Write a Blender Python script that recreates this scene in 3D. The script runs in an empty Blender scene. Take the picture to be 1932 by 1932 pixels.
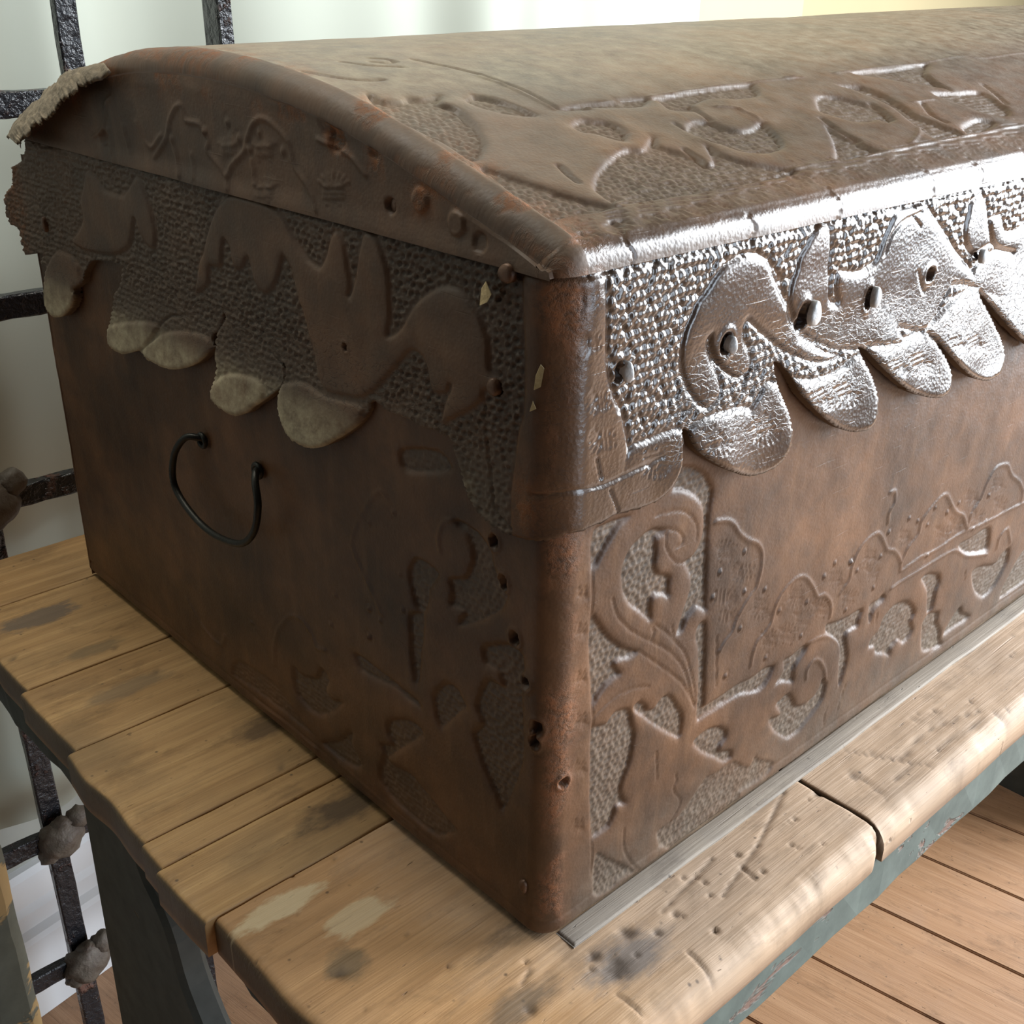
import bpy, bmesh, math, random
import numpy as np

# ------------------------------------------------------------------ camera, world, lights, exposure
scene = bpy.context.scene
COL = scene.collection
cam_data = bpy.data.cameras.new('camera')
cam_data.sensor_width = 36.0
cam_data.lens = 39.665
cam_data.clip_start = 0.01
cam = bpy.data.objects.new('camera', cam_data)
cam.location = (-0.3165, -0.3097, 0.4673)
cam.rotation_euler = (math.radians(64.5), math.radians(-0.7204), math.radians(-42.7748))
COL.objects.link(cam)
scene.camera = cam

world = bpy.data.worlds.new('room_light')
scene.world = world
world.use_nodes = True
world.node_tree.nodes['Background'].inputs[0].default_value = (0.93, 0.97, 1.0, 1)
world.node_tree.nodes['Background'].inputs[1].default_value = 0.02

def area(name, loc, target, sx, sy, power, color):
    l = bpy.data.lights.new(name, 'AREA')
    l.shape = 'RECTANGLE'
    l.size, l.size_y, l.energy, l.color = sx, sy, power, color
    o = bpy.data.objects.new(name, l)
    o.location = loc
    d = np.array(target) - np.array(loc)
    from mathutils import Vector
    o.rotation_euler = Vector(d).to_track_quat('-Z', 'Y').to_euler()
    COL.objects.link(o)
    return o
area('window_daylight', (2.95, -1.15, 0.95), (0.2, 0.0, 0.2), 2.0, 2.3, 250, (0.89, 0.945, 1.0))
area('far_window_daylight', (0.80, -2.7, 0.60), (0.1, 0.2, 0.1), 0.9, 2.3, 40, (0.74, 0.86, 1.0))
area('added_top_fill', (0.25, 0.30, 2.2), (0.25, 0.3, 0.0), 0.9, 0.9, 4.5, (1.0, 0.86, 0.62))  # unseen warm fill added overhead to brighten the table boards
area('added_wall_fill', (-0.12, 0.60, 1.30), (-0.02, 0.74, 0.0), 0.6, 0.2, 4.5, (1.0, 0.97, 0.90))  # unseen fill added near the back wall to brighten it and the rear boards

vs = scene.view_settings
vs.view_transform = 'Standard'
vs.look = 'None'
vs.gamma = 1.0
vs.exposure = 0.35
vs.use_curve_mapping = False

# ------------------------------------------------------------------ traced ornament, units of 0.1 mm on the unrolled leather
BODY_GROUND = [[[619,2264],[561,2246],[515,2231],[471,2197],[443,2149],[433,2095],[441,2029],[458,1968],[509,1893],[589,1820],[679,1732],[676,1791],[673,1849],[696,1874],[748,1861],[810,1821],[807,1875],[810,1935],[761,1972],[715,1993],[678,2043],[685,2096],[678,2162],[674,2204],[734,2215],[688,2246]],[[821,2541],[804,2472],[772,2434],[837,2410],[925,2362],[998,2299],[1039,2236],[1057,2156],[1053,2087],[1032,2042],[1010,2011],[972,1991],[921,1981],[955,1921],[989,1860],[996,1809],[976,1753],[956,1701],[925,1624],[920,1606],[905,1562],[952,1562],[979,1622],[1017,1648],[1062,1665],[1139,1610],[1142,1639],[1106,1949],[1092,2191],[1100,2327],[1024,2440],[918,2514]],[[1112,1549],[1081,1526],[1075,1466],[1107,1380],[1128,1276],[1139,1163],[1147,1023],[1161,888],[1239,884],[1390,886],[1403,885],[1561,875],[1731,820],[1805,822],[1841,853],[1867,895],[1879,939],[1789,959],[1668,948],[1531,964],[1378,954],[1264,956],[1212,958],[1210,994],[1189,1195],[1181,1306],[1150,1528]],[[221,2385],[252,2400],[374,2402],[455,2389],[383,2361],[331,2306],[284,2253],[249,2205],[221,2202],[209,2304]],[[244,1938],[281,1891],[351,1793],[416,1720],[494,1649],[598,1585],[550,1567],[450,1590],[428,1566],[475,1501],[421,1491],[374,1478],[317,1435],[283,1407],[262,1557],[235,1758],[235,1896]],[[298,1265],[391,1235],[426,1264],[468,1279],[552,1255],[581,1210],[594,1141],[620,1060],[610,958],[607,911],[586,852],[559,790],[545,714],[594,609],[519,634],[504,581],[462,520],[360,512],[332,540],[307,748],[283,1131],[287,1250]],[[598,1243],[641,1259],[691,1215],[708,1176],[763,1155],[800,1185],[845,1201],[896,1178],[961,1088],[1013,1003],[1024,915],[1017,857],[989,855],[873,951],[759,1061],[663,1160],[607,1213]],[[1148,735],[1211,767],[1285,770],[1381,740],[1462,672],[1463,612],[1420,586],[1411,543],[1529,494],[1547,429],[1475,431],[1367,523],[1237,625]],[[1972,612],[2021,626],[2097,640],[2155,577],[2207,495],[2307,455],[2416,468],[2470,520],[2485,577],[2538,515],[2526,404],[2463,342],[2363,286],[2277,250],[2155,265],[2006,390],[1927,486],[1918,533],[2009,508],[2044,510]],[[1987,931],[2073,929],[2157,947],[2227,948],[2212,894],[2150,854],[2117,802],[2126,713],[2068,739],[1992,773],[1930,783],[1982,826],[2009,862]],[[2427,1007],[2525,986],[2673,964],[2840,960],[2869,923],[2844,871],[2846,826],[2785,832],[2715,835],[2697,793],[2741,699],[2776,600],[2766,520],[2731,425],[2699,433],[2663,617],[2644,733],[2584,821],[2443,940]],[[2966,936],[3069,934],[3124,957],[3158,913],[3062,886],[3028,861],[3006,794],[2984,834]],[[3189,733],[3242,771],[3353,792],[3481,770],[3595,693],[3652,603],[3618,548],[3670,459],[3629,407],[3553,397],[3466,461],[3427,443],[3378,423],[3384,366],[3280,424],[3167,478],[3140,537],[3057,572],[3072,631],[3160,654]],[[3654,889],[3756,891],[3905,831],[3946,748],[3921,683],[3924,606],[3916,527],[3856,530],[3821,632],[3787,733],[3711,822]],[[3886,511],[4033,467],[4039,380],[4125,274],[4141,195],[4194,115],[3998,146],[3883,202],[3831,359],[3818,469]],[[4392,369],[4442,307],[4593,218],[4551,190],[4367,198],[4202,199],[4241,263],[4319,326]],[[4132,987],[4333,990],[4572,991],[4630,924],[4657,784],[4530,794],[4276,874]],[[4483,647],[4620,647],[4888,569],[4945,626],[5068,643],[5110,508],[5025,399],[4942,325],[4790,304],[4622,410],[4521,549]],[[5342,479],[5483,510],[5634,413],[5656,178],[5319,148],[5144,160],[5181,307]],[[-670,2276],[-596,2280],[-500,2263],[-437,2228],[-405,2194],[-381,2121],[-350,2080],[-303,2029],[-279,2015],[-317,1920],[-419,1825],[-542,1732],[-645,1686],[-601,1782],[-704,1775],[-694,1850],[-710,1925],[-599,1977],[-541,2080],[-540,2159],[-581,2215],[-638,2241]],[[-1045,1572],[-931,1623],[-947,1417],[-957,1408],[-984,1183],[-1024,1149],[-1046,1330],[-1050,1460]],[[-984,1935],[-884,1943],[-797,1915],[-871,1794],[-892,1700],[-931,1623],[-995,1641],[-1028,1740],[-1043,1833]],[[-1598,1059],[-1467,1069],[-1309,1064],[-1157,1052],[-1009,1040],[-971,1009],[-1089,998],[-1209,1018],[-1366,983],[-1539,965]],[[-852,1165],[-757,1277],[-667,1288],[-624,1242],[-589,1205],[-670,1112],[-744,1015],[-792,967],[-837,1015],[-854,1093]],[[-1275,756],[-1137,846],[-1015,874],[-958,831],[-1083,693],[-1212,565],[-1302,465],[-1218,458],[-1092,485],[-991,450],[-883,414],[-776,363],[-690,323],[-839,176],[-1043,168],[-1254,184],[-1380,256],[-1386,343],[-1334,479],[-1362,543],[-1253,597],[-1291,662]],[[-459,1643],[-299,1738],[-205,1745],[-165,1690],[-177,1526],[-165,1338],[-160,1140],[-204,942],[-301,703],[-353,772],[-423,860],[-493,984],[-528,1084],[-459,1178],[-510,1260],[-459,1421],[-417,1469],[-311,1483],[-352,1547],[-443,1554]],[[-2294,632],[-2209,599],[-2039,667],[-1967,776],[-1889,726],[-1935,621],[-1867,591],[-1757,632],[-1850,518],[-2008,391],[-2174,362],[-2282,417],[-2309,515]],[[-2018,180],[-1835,300],[-1668,468],[-1677,355],[-1581,260],[-1644,196],[-1824,161]],[[-1075,2519],[-780,2600],[-682,2545],[-782,2484],[-1045,2404]]]
BODY_WORN = [[[1286,421],[1396,411],[1491,409],[1591,395],[1706,297],[1761,268],[1784,332],[1883,256],[2044,146],[1997,67],[1866,58],[1693,67],[1738,-126],[1461,-129],[1214,-79],[971,50],[887,150],[876,260],[1058,263],[1178,330]],[[366,418],[492,300],[617,176],[756,28],[613,57],[477,41],[361,87],[336,280]],[[-3042,328],[-2774,379],[-2552,384],[-2423,345],[-2301,269],[-2066,196],[-2262,167],[-2528,165],[-2808,164],[-3135,145]]]
BODY_RIDGE = [[[1145,2140],[1237,2119],[1308,2073],[1353,2014],[1428,1950],[1461,1929],[1544,1881],[1597,1817],[1610,1740],[1603,1676],[1580,1590],[1524,1558],[1459,1498],[1417,1430],[1402,1382],[1334,1341],[1297,1292]],[[1627,1051],[1635,1137],[1663,1204],[1738,1235],[1785,1282],[1798,1344],[1818,1408],[1872,1464],[1956,1499],[2031,1499],[2107,1460],[2186,1375],[2250,1283],[2325,1266],[2405,1195],[2441,1122],[2446,1060]],[[2523,1194],[2615,1264],[2632,1368],[2688,1451],[2776,1496],[2889,1499],[2981,1420],[3056,1324],[3168,1272],[3273,1170],[3310,1069]],[[3303,1152],[3354,1230],[3470,1300],[3478,1391],[3560,1452],[3695,1511],[3781,1492],[3911,1356],[3989,1295],[4094,1239],[4182,1118]],[[4199,1113],[4217,1215],[4326,1304],[4383,1417],[4480,1503],[4657,1476],[4788,1354],[4961,1248],[5074,1142],[5083,1049]],[[3008,1529],[2996,1608],[3048,1666],[3024,1748],[2962,1760]],[[3209,972],[3641,980],[4051,975],[4303,841],[4663,732]],[[3329,1069],[3553,1087],[3781,1076],[4134,1095],[4453,1062],[4767,1041],[5149,1020]],[[2269,674],[2261,751],[2325,791],[2398,753],[2476,657],[2524,534]],[[4821,727],[4828,825],[4939,863],[5060,697]],[[2218,952],[2334,951],[2463,910],[2602,803],[2655,706],[2680,567],[2698,417]],[[-1828,126],[-1389,116],[-1045,109]],[[-2819,94],[-2401,109],[-2077,103]],[[-3720,522],[-3523,387],[-3374,345],[-3249,348],[-3168,459]],[[-2530,533],[-2509,680],[-2432,849],[-2282,1014],[-2154,1047],[-2041,980],[-2000,912],[-1902,943]],[[-1285,1466],[-1547,1801],[-1382,2102],[-1257,2234],[-1211,2212]],[[-776,2061],[-791,2129],[-746,2231],[-670,2276]]]
BODY_CUT = [[[372,1978],[416,1870],[509,1757],[643,1645],[811,1515],[925,1395],[1001,1278],[1052,1149],[1112,1011]],[[714,1699],[800,1620],[890,1523],[977,1420],[1023,1321],[1075,1192],[1128,1004]],[[612,1575],[752,1449],[863,1344],[980,1224],[1058,1103],[1122,996]],[[649,2332],[753,2323],[864,2291],[942,2230],[990,2159],[994,2083]],[[644,2258],[765,2223],[838,2186],[883,2129],[874,2100],[822,2104]],[[742,2199],[742,2145],[782,2072],[853,2005],[921,1981]],[[300,1334],[382,1370],[472,1383],[593,1368],[699,1330]],[[1251,1409],[1276,1238],[1297,1064]],[[209,2380],[215,2217],[230,1992],[232,1897],[238,1757],[261,1558],[277,1405],[287,1250],[283,1131],[307,748],[328,515],[336,280]],[[1005,590],[1019,536],[993,509],[1014,456],[1066,386],[1067,319],[1000,254]],[[808,852],[826,742],[836,646]],[[588,441],[588,359],[605,272],[675,139],[755,35]],[[2800,403],[2776,341],[2783,271]],[[2753,272],[2749,207]],[[2590,296],[2578,222],[2592,161]],[[3076,836],[3086,729]],[[4319,729],[4345,629]],[[696,1686],[712,1656],[697,1613]],[[850,1634],[858,1596],[879,1562]]]
BODY_DOT = [[1227,1816],[1431,1869],[1470,1610],[1673,1544],[1468,1372],[1857,1332],[2145,1282],[2298,1402],[2130,1051],[1773,1044],[2406,1454],[2606,1390],[1187,1675],[2630,1036],[1380,1092],[2701,1295],[2598,1393],[2988,1295],[3042,1452],[2963,1071],[3289,1473],[3421,1410],[3575,1331],[3651,1068],[4288,1068],[4494,1072],[4450,1290],[3989,1370],[3641,1441],[3835,1343],[-1370,2002],[-1150,2140],[-1111,1792],[-1419,1442],[-1102,1574],[-1308,1420],[-1426,1265],[-1755,1389],[-1407,1453],[-1823,1158],[-1421,1253],[-2786,738]]
BODY_STAMP = [[[1252,1931],[-12,79],[117,-40]],[[1441,1739],[-118,35],[-25,87]],[[1296,1639],[111,-49],[1,-73]],[[1341,1492],[102,-54],[-9,-63]],[[1649,1441],[-11,-86],[-139,71]],[[2011,1373],[20,-94],[-139,53]],[[2125,1175],[-6,84],[138,-62]],[[2311,1172],[-6,77],[130,-58]],[[1973,1127],[-5,83],[133,-63]],[[1792,1162],[8,75],[128,-69]],[[2435,1335],[22,-91],[-139,51]],[[2636,1124],[5,74],[139,-68]],[[2839,1350],[24,-85],[-137,48]],[[2917,1196],[-9,73],[131,-54]],[[3265,1353],[25,-79],[-134,45]],[[3837,1186],[1,72],[157,-67]],[[3999,1193],[0,66],[144,-60]],[[4176,1358],[33,-86],[-157,47]],[[4568,1347],[37,-88],[-168,50]],[[4692,1145],[-3,69],[162,-64]],[[4323,1166],[-2,67],[152,-62]],[[155,2089],[3,-46],[-57,21]],[[167,1884],[2,-48],[-59,24]],[[182,1609],[3,-50],[-60,27]],[[197,1354],[2,-53],[-62,29]],[[202,1059],[3,-55],[-63,33]],[[215,675],[3,-58],[-65,38]]]
SKIRT_OUTLINE = [[-5371,3456],[-5579,3373],[-5691,3340],[-5702,3259],[-5748,3200],[-5842,3153],[-5931,3100],[-5950,3042],[-5951,3000],[-5930,2926],[-5868,2901],[-5793,2905],[-5713,2883],[-5714,2820],[-5696,2760],[-5645,2712],[-5357,2776],[-5336,2745],[-5376,2690],[-5269,2702],[-5330,2552],[-5358,2420],[-5308,2352],[-5179,2336],[-5033,2375],[-4886,2468],[-4808,2552],[-4815,2618],[-4667,2686],[-4607,2770],[-4504,2853],[-4419,2887],[-4194,2921],[-3999,2931],[-4001,2882],[-4059,2778],[-4149,2710],[-4178,2648],[-4228,2535],[-4294,2416],[-4287,2344],[-4210,2316],[-4068,2320],[-3932,2362],[-3814,2403],[-3718,2369],[-3551,2366],[-3385,2382],[-3204,2434],[-3036,2511],[-2904,2602],[-2839,2652],[-2853,2717],[-2771,2775],[-2705,2868],[-2714,2901],[-2674,2863],[-2788,2743],[-2816,2657],[-2821,2576],[-2806,2558],[-2836,2463],[-2889,2360],[-2880,2321],[-2812,2297],[-2705,2286],[-2596,2293],[-2483,2342],[-2402,2399],[-2225,2515],[-2107,2602],[-2074,2675],[-2082,2716],[-2180,2758],[-2057,2733],[-2054,2680],[-2086,2618],[-2122,2565],[-2140,2505],[-2121,2433],[-2081,2372],[-2021,2329],[-1929,2317],[-1817,2329],[-1697,2372],[-1578,2446],[-1435,2546],[-1348,2627],[-1304,2690],[-1302,2720],[-1253,2746],[-1285,2734],[-1238,2741],[-1159,2717],[-1009,2719],[-907,2715],[-799,2719],[-678,2717],[-655,2669],[-617,2603],[-594,2538],[-555,2467],[-500,2413],[-423,2379],[-310,2364],[-185,2384],[-79,2402],[-14,2417],[-5,2420],[61,2448],[181,2444],[267,2447],[354,2454],[487,2439],[568,2432],[649,2443],[721,2481],[766,2536],[791,2596],[791,2677],[784,2736],[778,2760],[791,2766],[818,2751],[841,2702],[881,2641],[959,2576],[1059,2508],[1193,2436],[1294,2397],[1394,2383],[1492,2390],[1573,2424],[1623,2484],[1632,2559],[1604,2651],[1552,2743],[1510,2822],[1473,2915],[1472,2953],[1536,2923],[1633,2833],[1721,2723],[1841,2622],[1989,2516],[2120,2439],[2247,2392],[2377,2379],[2438,2409],[2463,2478],[2451,2569],[2402,2668],[2348,2742],[2288,2811],[2256,2868],[2330,2840],[2415,2775],[2558,2668],[2723,2562],[2889,2473],[3032,2415],[2818,2503],[2955,2442],[3090,2397],[3203,2380],[3279,2403],[3304,2464],[3272,2554],[3207,2633],[3121,2714],[3034,2781],[2993,2808],[3078,2769],[3198,2682],[3369,2556],[3537,2453],[3701,2376],[3834,2342],[3959,2357],[4009,2421],[4004,2502],[3925,2623],[3824,2732],[3733,2819],[3639,2896],[3585,2954],[3730,2872],[3853,2793],[4054,2653],[4252,2536],[4416,2466],[4558,2424]]
SKIRT_FIG = [[[814,3359],[871,3399],[919,3451],[983,3495],[1060,3518],[1132,3533],[1226,3520],[1328,3474],[1422,3397],[1473,3320],[1518,3231],[1315,3480],[1398,3421],[1434,3372],[1481,3304],[1529,3239],[1555,3177],[1602,3122],[1683,3039],[1809,2966],[1963,2891],[2092,2846],[1895,2856],[1693,2925],[1535,3000],[1417,3074],[1340,3126],[1537,3000],[1401,3083],[1270,3173],[1211,3211],[1193,3166],[1211,3109],[1257,3045],[1281,2985],[1267,2938],[1208,2923],[1124,2958],[1029,3028],[969,3099],[943,3172],[925,3155],[962,3069],[1019,2987],[1044,2932],[1044,2872],[998,2844],[941,2836],[878,2878],[822,2940],[772,3020],[743,3099],[737,3177],[752,3245],[783,3299]],[[809,2753],[891,2783],[1024,2789],[1232,2770],[1299,2746],[1372,2801],[1409,2841],[1517,2823],[1684,2525],[1505,2321],[1096,2460],[823,2688]],[[411,2762],[565,2774],[797,2764],[859,2523],[670,2358],[357,2413],[314,2593]],[[191,3610],[207,3530],[227,3390],[250,3208],[285,3091],[347,2964],[345,3002],[382,2899],[418,2752],[358,2404],[4,2385],[-185,2362],[-258,2389],[-269,2582],[-243,2734],[-231,2857],[-199,2967],[-188,3094],[-193,3308],[-194,3626]],[[1759,3600],[1720,3585],[1666,3540],[1633,3501],[1599,3466],[1578,3433],[1574,3386],[1550,3337],[1538,3278],[1553,3223],[1594,3157],[1650,3096],[1753,3021],[1869,2968],[2040,2898],[2277,2850],[2288,2811],[2327,2849],[2742,2795],[2656,2906],[2988,2823],[3231,3048],[3580,2978],[3575,3013],[3463,3098],[3308,3195],[3203,3258],[3092,3340],[2987,3415],[2877,3489],[2789,3548],[2720,3577],[2637,3570],[2543,3572],[2440,3554],[2386,3484],[2354,3428],[2317,3329],[2265,3310],[2191,3291],[2095,3298],[1980,3324],[1952,3315],[1955,3243],[2000,3153],[1953,3157],[1914,3194],[1895,3274],[1866,3362],[1861,3445],[1840,3529],[1800,3579]],[[1605,2830],[1798,2783],[2031,2772],[2146,2789],[2285,2821],[2526,2626],[2507,2382],[2262,2334],[1804,2580]],[[2277,2850],[2553,2833],[2947,2824],[2656,2906],[2981,2845],[3263,2960],[3574,2992],[3903,2895],[4350,2866],[4581,2375],[3875,2286],[3151,2339],[2701,2509],[2741,2502]],[[3384,3553],[3284,3513],[3281,3436],[3271,3379],[3286,3318],[3345,3250],[3449,3198],[3604,3222],[3645,3249],[3573,3361],[3511,3468],[3455,3522]],[[3573,3381],[3652,3399],[3729,3386],[3825,3287],[3972,3268],[4112,3272],[4352,2755],[3613,2939],[3463,3098],[3691,3181],[3987,3130],[3739,3195],[3636,3271]],[[-2881,3199],[-2822,3303],[-2742,3421],[-2652,3506],[-2551,3572],[-2442,3604],[-2341,3605],[-2243,3602],[-2149,3581],[-2057,3561],[-1993,3525],[-1938,3471],[-1891,3429],[-1835,3388],[-1779,3356],[-1693,3334],[-1655,3358],[-1613,3414],[-1585,3479],[-1537,3538],[-1503,3536],[-1452,3489],[-1437,3433],[-1429,3370],[-1414,3296],[-1433,3244],[-1423,3258],[-1380,3336],[-1343,3444],[-1309,3524],[-1283,3590],[-1241,3592],[-1182,3557],[-1145,3507],[-1115,3443],[-1100,3364],[-1105,3280],[-1109,3195],[-1135,3108],[-1072,3135],[-1016,3181],[-973,3241],[-918,3306],[-839,3366],[-751,3415],[-672,3435],[-613,3431],[-560,3407],[-514,3378],[-468,3341],[-434,3291],[-405,3231],[-405,3168],[-399,3122],[-359,3097],[-347,3077],[-346,3037],[-432,3019],[-447,2969],[-514,2909],[-582,2863],[-661,2814],[-741,2769],[-723,2850],[-698,2916],[-666,2983],[-682,2942],[-754,2912],[-802,2915],[-825,2957],[-839,3018],[-862,3060],[-926,3081],[-977,3058],[-1048,2992],[-1102,2941],[-1224,2825],[-1340,2742],[-1421,2717],[-1665,2687],[-1744,2759],[-1776,2863],[-1824,2973],[-1872,3083],[-1886,3097],[-1928,3197],[-1957,3273],[-2019,3331],[-2042,3284],[-2094,3196],[-2162,3121],[-2224,3092],[-2290,3100],[-2335,3141],[-2359,3200],[-2379,3259],[-2427,3206],[-2485,3170],[-2536,3181],[-2563,3227],[-2571,3280],[-2627,3316],[-2651,3239],[-2685,3154],[-2780,3142],[-2819,3123],[-2851,3019],[-3024,2930],[-2993,3019],[-2933,3146]],[[-4360,3475],[-4422,3378],[-4504,3271],[-4499,3161],[-4631,3041],[-4753,2958],[-4552,2927],[-4109,2973],[-3836,3079],[-3717,3267],[-3675,3193],[-3595,3120],[-3497,3119],[-3456,3228],[-3480,3363],[-3567,3489],[-3652,3533],[-3845,3397],[-4111,3390],[-4224,3463]],[[-2918,2382],[-2693,2529],[-2353,2582],[-2292,2464],[-2756,2187],[-3010,2267]],[[-2147,2586],[-1885,2681],[-1668,2660],[-1336,2686],[-1567,2374],[-2176,2242]],[[-4329,2441],[-3854,2590],[-3523,2626],[-3825,2362],[-4310,2225]],[[-3801,2400],[-3454,2605],[-3029,2700],[-2866,2680],[-2909,2466],[-3749,2252]],[[-5370,2580],[-5048,2842],[-4669,2810],[-4797,2363],[-5504,2208]]]
SKIRT_CUT = [[[-3534,2629],[-3459,2682],[-3335,2738],[-3251,2745],[-3185,2724]],[[-3536,2623],[-3654,2510],[-3799,2407]],[[2392,3353],[2424,3440],[2521,3505],[2711,3535]],[[948,3192],[954,3123],[1001,3050],[1097,2970],[1191,2922],[1276,2936]],[[-440,2971],[-424,2746],[-401,2592],[-378,2457],[-258,2389]],[[-126,2620],[74,2654],[259,2639],[456,2651],[650,2662]],[[2623,3520],[2697,3470],[2718,3453]],[[2778,3203],[2847,3106],[2894,3059]],[[205,2772],[235,2668]],[[296,2598],[358,2475]],[[1730,3694],[1746,3609]],[[1095,3603],[1126,3519]],[[89,3656],[108,3582]],[[2619,3643],[2655,3556]]]
SKIRT_STAMP = [[[97,3493],[-59,4],[-3,56]],[[130,3310],[-64,2],[-10,60]],[[201,3037],[-81,12],[-13,64]],[[233,2855],[-93,18],[-15,72]],[[995,2662],[59,-93],[-112,-1]],[[1398,2619],[56,-98],[-128,8]],[[1876,2669],[74,-95],[-126,-1]],[[2135,2642],[79,-99],[-134,-1]],[[2651,2682],[72,-81],[-116,-1]],[[2911,2652],[91,-99],[-144,-1]],[[3332,2681],[78,-78],[-120,-1]],[[3584,2631],[91,-89],[-138,-1]],[[589,2653],[42,-89],[-106,7]]]
GABLE_RIDGE = [[[1660,3618],[1693,3680],[1747,3733],[1850,3808],[1889,3908],[1965,3960],[2044,3996],[2129,4005],[2212,3964],[2269,3891],[2303,3824],[2433,3746],[2493,3679],[2494,3607]],[[3346,3679],[3160,3801],[3093,3907],[3008,3981],[2939,3999],[2904,3924],[2752,3920],[2667,3851],[2692,3788],[2580,3729],[2505,3678]],[[3083,3784],[3055,3673],[3042,3611]],[[2878,3750],[2868,3621]],[[2241,3791],[2215,3673]],[[3775,3983],[3884,3940],[3938,3849],[4031,3753],[4159,3709],[4137,3620],[4114,3575]],[[3913,3775],[3892,3647],[3862,3588]],[[3708,3820],[3659,3673]],[[3513,3862],[3449,3770],[3361,3730],[3209,3818]],[[1626,3955],[1417,3922],[1335,3896],[1249,3836]]]
GABLE_DOT = [[2151,3931],[2249,3842],[1947,3863],[3090,3808],[2454,3953],[2350,3883],[2697,3883]]
GABLE_STAMP = [[[2119,3856],[-10,67],[-130,14]],[[1512,3737],[-9,84],[-148,19]],[[2128,3655],[-11,70],[-133,18]],[[2466,3824],[-11,60],[-120,13]]]
DOME_GROUND = [[[198,1718],[191,1612],[273,1577],[351,1619],[419,1586],[541,1602],[462,1519],[487,1466],[492,1389],[460,1294],[440,1214],[404,1131],[336,1023],[240,937],[149,889],[151,1052],[119,1193],[99,1331],[77,1510]],[[631,1515],[728,1562],[770,1536],[802,1480],[817,1381],[849,1254],[775,1270],[699,1330],[647,1417]],[[134,812],[176,802],[224,710],[290,604],[338,515],[396,436],[483,332],[347,318],[221,323],[72,325],[81,479],[109,651]],[[537,507],[614,578],[696,639],[815,706],[974,780],[1079,808],[1152,779],[1330,884],[1282,802],[1320,754],[1360,693],[1382,624],[1378,562],[1448,571],[1582,737],[1579,645],[1622,570],[1701,488],[1807,426],[1867,376],[1818,339],[1594,331],[1336,334],[1124,329],[931,333],[710,336],[532,350],[521,414]],[[960,1093],[1077,1151],[1155,1122],[1217,1096],[1233,1025],[1216,962],[1124,889],[1068,933],[1021,1002],[968,1026]],[[1760,991],[1879,983],[1917,889],[1989,832],[2103,838],[2255,896],[2201,775],[2118,650],[2018,589],[1865,581],[1746,634],[1693,740],[1662,828],[1639,916]],[[1768,1305],[1920,1327],[2173,1350],[2702,1365],[2717,1326],[2604,1204],[2383,1193],[2194,1243],[1974,1186],[1910,1122],[1772,1162],[1813,1280]],[[1028,1277],[1216,1316],[1553,1322],[1521,1336],[1781,1333],[1622,1236],[1425,1243],[1220,1284],[1231,1251]],[[3047,1087],[3142,1108],[3252,1072],[3344,983],[3389,901],[3357,778],[3313,713],[3227,693],[3194,753],[3099,735],[2964,760],[2900,842],[2857,921],[2945,1013]],[[2684,761],[2661,648],[2676,562],[2683,465],[2681,403],[2470,387],[2275,384],[2403,492],[2549,621]],[[3468,1213],[3640,1165],[3687,1022],[3651,856],[3604,733],[3627,656],[3663,541],[3690,432],[3389,422],[3405,537],[3457,669],[3547,836],[3559,985],[3522,1144]],[[3818,1355],[4342,1345],[4806,1375],[4494,1207],[4416,1009],[4337,1041],[4156,1128],[4012,1234]],[[4205,961],[4440,925],[4712,903],[4734,797],[4642,631],[4518,555],[4335,606],[4274,732],[4202,862]],[[4118,568],[4218,495],[3925,423],[3759,436],[3827,511]]]
DOME_RIDGE = [[[3082,1372],[3281,1372]],[[3628,1373],[4243,1384],[4737,1385],[5382,1450],[5633,1377],[6343,1393]],[[1784,1336],[2190,1365],[2712,1373],[3201,1377]],[[1244,1264],[1028,1277],[1019,1356],[1023,1527],[1014,1686],[996,1840]],[[112,727],[81,479],[67,326]],[[68,321],[243,312],[475,324]],[[507,346],[927,329],[1413,327],[1812,335]],[[1794,390],[2267,379],[2847,385],[3579,402],[4468,415]],[[2110,1123],[2241,1077],[2266,968],[2255,896]],[[3805,868],[4050,867]],[[3425,586],[3266,495],[3063,420]]]
DOME_CUT = [[[906,2281],[950,2110],[1029,1879],[1044,1720],[1057,1564],[1049,1429],[1046,1304]],[[113,2145],[188,2019],[310,1916],[412,1901]],[[469,2327],[527,2214],[703,2119]],[[186,1702],[191,1612],[273,1577]],[[728,1562],[789,1515],[829,1395],[855,1260]],[[462,1503],[495,1418],[453,1253]],[[686,2382],[753,2326],[759,2257],[682,2231],[625,2280]],[[1959,1173],[1928,1089],[1908,991]],[[4494,1207],[4431,1068],[4429,967]],[[4915,978],[4849,841],[4741,695]],[[3411,934],[3389,827],[3313,713]],[[3865,839],[3732,692],[3732,582]],[[1624,989],[1629,877],[1670,758]],[[1396,724],[1389,623],[1378,562]],[[534,737],[504,640],[495,574]],[[2740,837],[2698,674],[2696,542]]]
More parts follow.
